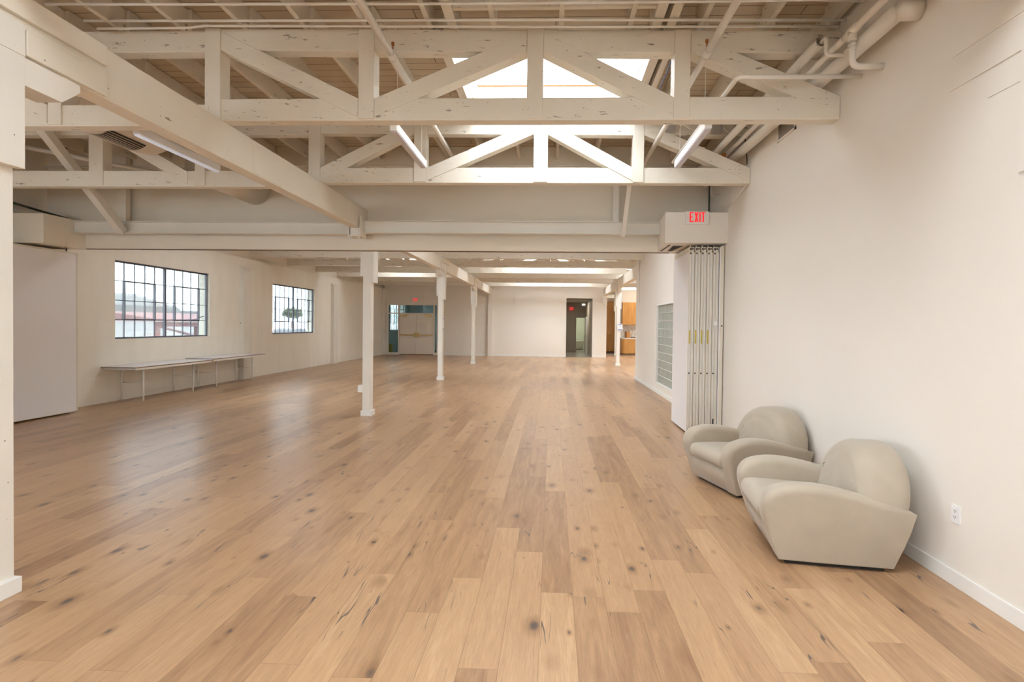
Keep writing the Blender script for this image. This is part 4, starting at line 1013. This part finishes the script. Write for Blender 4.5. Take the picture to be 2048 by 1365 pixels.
pts = [(1.2,0),(1.2,.72),(-1.05,.72),(-1.05,.25)] + [(-.80-.25*math.cos(a), .25-.25*math.sin(a)) for a in [PI/2*i/8 for i in range(9)]]
MB().prism(pts, 'z', .09, .885).obj('carcass', 'cab', t)
MB().prism([(x*.985, y*.95+.02) for x, y in pts], 'z', 0, .09).obj('toe_kick', 'cabd', t)
for x in (-.45, 0., .45): MB().box(x-.222,x+.222, -.012,0, .11,.875).obj('door', 'cab', t, bevel=.002)
o = MB().prism([(x*1.015+4.9, y*1.03-.03+28.95) for x, y in pts], 'z', .887, .935).obj('countertop', 'counter', bevel=.004)
tag(o, 'white stone countertop on the low oak cabinets', 'countertop')
struct(MB().box(3.96, 8., 29.70, 29.72, .93, 1.68).obj('trim_10', 'mosaic'))
t = thing('chopping_board', 'dark brown wooden chopping board leaning on the splashback', 'chopping board', (4.16, 29.52, .935)); MB().box(-.06,.06, 0,.025, 0,.36).obj('board', 'boardd', t, bevel=.01)
MB().box(-.02,.02,0,.025,.36,.44).obj('handle', 'boardd', t, bevel=.006)
t = thing('chopping_board', 'light wooden chopping board in front of the darker one', 'chopping board', (4.31, 29.47, .935)); MB().box(-.11,.11, 0,.025, 0,.34).obj('board', 'boardl', t, bevel=.015); MB().box(-.02,.02,0,.025,.34,.40).obj('handle', 'boardl', t, bevel=.006)
for x in (4.5,4.62): 
    tag(MB().tube([(x,29.45,.935),(x,29.45,.99),(x,29.45,1.0)], [.035,.045,.045], 14).obj('bowl', 'dark', smooth=True), ('left' if x < 4.6 else 'right') + ' of two small dark bowls on the kitchen counter', 'bowl')
# plant peeking out behind the end of the far wall
t = thing('potted_plant', 'potted plant with long pale leaves reaching out from behind the far wall end', 'plant', (2.66, 26.95, 0))
MB().tube([(0,0,0),(0,0,.02),(0,0,.42),(0,0,.44)], [.10,.11,.14,.14], 18).obj('pot', 'pot', t, smooth=True)
MB().tube([(0,0,.4),(.01,0,1.3)], .012, 6).obj('stem', 'leaf', t)
lf = MB()
for k in range(17):
    a = k*2.4; z = .8 + .65*((k*.37) % 1); L = .20 + .1*((k*.61) % 1)
    d = Vector((math.cos(a), math.sin(a)*.6, .35)).normalized(); u = Vector((0,0,1)); s = d.cross(u).normalized()
    b0 = Vector((0,0,z)); i0 = len(lf.v)
    for q, w in ((0,.006),(.35,.030),(.7,.026),(1,.002)):
        c = b0 + d*L*q + Vector((0,0,-.25*L*q*q)); lf.v += [tuple(c - s*w), tuple(c + s*w), tuple(c + s*w*.9 + Vector((0,0,.003))), tuple(c - s*w*.9 + Vector((0,0,.003)))]
    for q in range(3):
        for e in range(4): lf.f.append((i0+q*4+e, i0+q*4+(e+1)%4, i0+q*4+4+(e+1)%4, i0+q*4+4+e))
lf.obj('leaves', 'leaf', t)

# notices
t = thing('paper_notice', 'white and blue notice taped to the slim post by the kitchen', 'notice', (2.735, 21.07, 1.42))
MB().box(-.10,.10, 0,.003, 0,.275).obj('sheet', 'paper', t)
s = MB().box(-.085,.085, -.001,0, .235,.258).box(-.085,.085,-.001,0,.012,.045)
s.prism([(-.03,.20),(.03,.20),(0,.155)], 'y', -.001, 0)
s.obj('print', 'blue', t)
t = thing('paper_notice', 'white notice fixed with blue tape on the side of the mid-room post', 'notice', (-3.085, 14.73, 1.45))
MB().box(-.032,-.030, 0,.15, 0,.31).obj('sheet', 'paper', t); MB().box(-.030,-.0285, .02,.13, .285,.315).box(-.030,-.0285,.02,.13,-.01,.02).obj('tape', 'blue', t)
tag(MB().tube([(2.5,16.6,3.3),(2.5,16.6,2.25)], .012, 8).obj('conduit', 'pipe') if False else MB().tube([(XR-.014,15.3,3.6),(XR-.014,15.3,2.28)], .012, 8).obj('conduit', 'pipe'), 'thin conduit running down the end of the right partition wall', 'conduit')

# ------------------------------------------------------------------ outside the left windows
struct(MB().box(-70, XL-.3, -40, 90, -.5, -.3).obj('ground_outside', 'extground'))
t = thing('outside_building', 'long grey building with a white lower storey outside the near window', 'building', (-34, 30, -.3))
MB().box(-4,0, -20,16, 0,2.2).obj('lower_wall', 'extwhite', t); MB().prism([(-8,2.2),(.4,2.2),(.2,3.1),(-4,4.3)], 'y', -20,16).obj('roof', 'extgrey', t)
t = thing('outside_shed', 'red open metal frame structure outside the near window', 'shed', (-25, 33.5, -.75))
f = MB()
for y in (-1.5,2.2,6.0): f.box(-.12,.12, y-.12,y+.12, 0,2.2)
f.box(-.1,.1, -1.5,6.0, 1.95,2.25).bar((0,-1.5,.5),(0,6,2.0),.12,.12).bar((0,6,.5),(0,-1.5,2.0),.12,.12)
f.obj('frame', 'extred', t); MB().prism([(-3,2.3),(.3,2.3),(.3,2.45),(-3,2.9)], 'y', -2,7).obj('roof', 'extred', t)
t = thing('outside_house', 'pale building outside the second window', 'building', (-40, 62, -.3)); MB().box(-6,0,-10,3,0,2.6).obj('wall', 'extwhite', t); MB().box(-6.2,.2,-10.2,3.2,2.6,3.).obj('roof', 'extgrey', t)
t = thing('outside_tree', 'leafy green tree outside the second window', 'tree', (-34, 67, -.3))
MB().tube([(0,0,0),(0,0,2)], .2, 8).obj('trunk', 'cabd', t)
cr_ = MB(); rnd = random.Random(3)
for k in range(60):
    a, b, r = rnd.random()*2*PI, rnd.random()*PI, rnd.random()**.5
    c = (1.2*r*math.cos(a)*math.sin(b), 1.6*r*math.sin(a)*math.sin(b), 3.1+.6*r*math.cos(b))
    cr_.tube([(c[0],c[1],c[2]-.25),(c[0],c[1],c[2]-.1),(c[0],c[1],c[2]+.1),(c[0],c[1],c[2]+.25)], [.08,.28,.25,.05], 7)
cr_.obj('crown', 'exttree', t, smooth=True)
t = thing('parked_car', 'grey car parked outside the second window', 'car', (-20, 39, -.3))
body = catmull([(-2.2,.35),(-2.15,.75),(-1.3,.9),(-.7,1.35),(.6,1.38),(1.35,.95),(2.1,.85),(2.25,.4),(1.,.25),(-1.,.25)], 3, True)
MB().prism(body, 'x', -.85,.85).obj('body', 'extcar', t, smooth=False)
for y in (-1.35,1.35):
    for x in (-.86,.72): MB().tube([(x,y,.33),(x+.14,y,.33)], .33, 16).obj('wheel', 'black', t)

def nest(kind, child, parent):
    for r in [o for o in bpy.data.objects if o.get('category') == kind]:
        ps = [c for c in r.children if c.name.split('.')[0] == parent]
        for c in [c for c in r.children if c.name.split('.')[0] == child]:
            if ps:
                q = ps.pop(0) if len(ps) > 1 else ps[0]
                c.parent = q
nest('armchair', 'pleats', 'arm'); nest('light fixture', 'lens', 'housing'); nest('exit sign', 'letter', 'housing')
nest('wall outlet', 'socket_holes', 'socket'); nest('partition panel', 'lock_hole', 'edge_trim'); nest('partition panel', 'edge_slot', 'edge_trim')
nest('partition panel', 'bottom_slot', 'edge_trim'); nest('cabinet', 'handle', 'door')
# ------------------------------------------------------------------ light
wd = bpy.data.worlds.new('World'); SC.world = wd; wd.use_nodes = True
nt = wd.node_tree; nt.nodes.clear()
out = N(nt, 'ShaderNodeOutputWorld'); bg = N(nt, 'ShaderNodeBackground')
tc = N(nt, 'ShaderNodeTexCoord'); sp = N(nt, 'ShaderNodeSeparateXYZ'); nt.links.new(tc.outputs['Generated'], sp.inputs[0])
cr = N(nt, 'ShaderNodeValToRGB'); cr.color_ramp.elements[0].position = .45; cr.color_ramp.elements[0].color = (.75,.81,.91,1)
cr.color_ramp.elements[1].position = .9; cr.color_ramp.elements[1].color = (.88,.935,1.0,1)
mr = N(nt, 'ShaderNodeMapRange'); mr.inputs['From Min'].default_value = -1; nt.links.new(sp.outputs['Z'], mr.inputs[0]); nt.links.new(mr.outputs[0], cr.inputs[0])
nt.links.new(cr.outputs[0], bg.inputs['Color']); bg.inputs['Strength'].default_value = 20.
nt.links.new(bg.outputs[0], out.inputs[0])
def portal(name, loc, rot, sx, sy):
    L = bpy.data.lights.new(name, 'AREA'); L.shape = 'RECTANGLE'; L.size = sx; L.size_y = sy; L.cycles.is_portal = True
    o = bpy.data.objects.new(name, L); COL.objects.link(o); o.location = loc; o.rotation_euler = rot
for (x0, x1, y0, y1) in SKY: portal('skylight_portal', ((x0+x1)/2, (y0+y1)/2, ZD+.17), (0,0,0), x1-x0, y1-y0)
for (a, b) in WL + [(-3.6,-.9),(1.5,4.2)]: portal('window_portal', (XL-.3, (a+b)/2, (W0+W1)/2), (0,-PI/2,0), W1-W0, b-a)
for (x0, x1, z0, z1) in ((-7.2,-5.0,.8,3.0), (-1.0,1.0,.2,2.3)): portal('window_portal', ((x0+x1)/2, YB-.22, (z0+z1)/2), (PI/2,0,0), x1-x0, z1-z0)
L = bpy.data.lights.new('kitchen_fill', 'AREA'); L.energy = 110; L.size = 1.2; L.color = (1.,.92,.80)  # added area light with no fixture, brightens the oak cabinets
o = bpy.data.objects.new('kitchen_fill', L); COL.objects.link(o); o.location = (4.9, 27.6, 4.1)
L = bpy.data.lights.new('hallway_fill', 'AREA'); L.energy = 40; L.size = .6; L.color = (1.,.93,.82)  # added fill without a fixture, lifts the dark hallway
o = bpy.data.objects.new('hallway_fill', L); COL.objects.link(o); o.location = (1.3, 29.5, 2.97)
L = bpy.data.lights.new('bathroom_fill', 'AREA'); L.energy = 50; L.size = .8; L.color = (1.,.97,.86)  # unseen area light, no fixture, brightens the tub room
o = bpy.data.objects.new('bathroom_fill', L); COL.objects.link(o); o.location = (1.2, 34.3, 2.9)

# ------------------------------------------------------------------ camera
cam = bpy.data.cameras.new('camera'); co = bpy.data.objects.new('camera', cam); COL.objects.link(co); SC.camera = co
yw, pi_, ro = .03805, -.0148, .01217
def axis(u, v, d):
    d1 = d*math.cos(pi_) - v*math.sin(pi_); z = d*math.sin(pi_) + v*math.cos(pi_)
    return Vector((u*math.cos(yw) - d1*math.sin(yw), u*math.sin(yw) + d1*math.cos(yw), z))
r_ = axis(math.cos(ro), math.sin(ro), 0); u_ = axis(-math.sin(ro), math.cos(ro), 0); f_ = axis(0, 0, 1)
co.matrix_world = Matrix(((r_.x,u_.x,-f_.x,0),(r_.y,u_.y,-f_.y,0),(r_.z,u_.z,-f_.z,1.6),(0,0,0,1)))
cam.sensor_width = 36; cam.lens = 1040/2048*36; cam.shift_x = -40.427/2048; cam.shift_y = -16.595/2048
cam.clip_start = .05; cam.clip_end = 300

SC.view_settings.view_transform = 'Standard'; SC.view_settings.look = 'None'; SC.view_settings.gamma = 1; SC.view_settings.use_curve_mapping = False
SC.view_settings.exposure = -.34
cy = SC.cycles
cy.max_bounces = 6; cy.diffuse_bounces = 5; cy.glossy_bounces = 3; cy.transparent_max_bounces = 12; cy.transmission_bounces = 4
cy.use_denoising = True; cy.use_light_tree = False; cy.use_adaptive_sampling = True; cy.adaptive_threshold = .15; cy.sample_clamp_indirect = 10; cy.caustics_reflective = False; cy.caustics_refractive = False
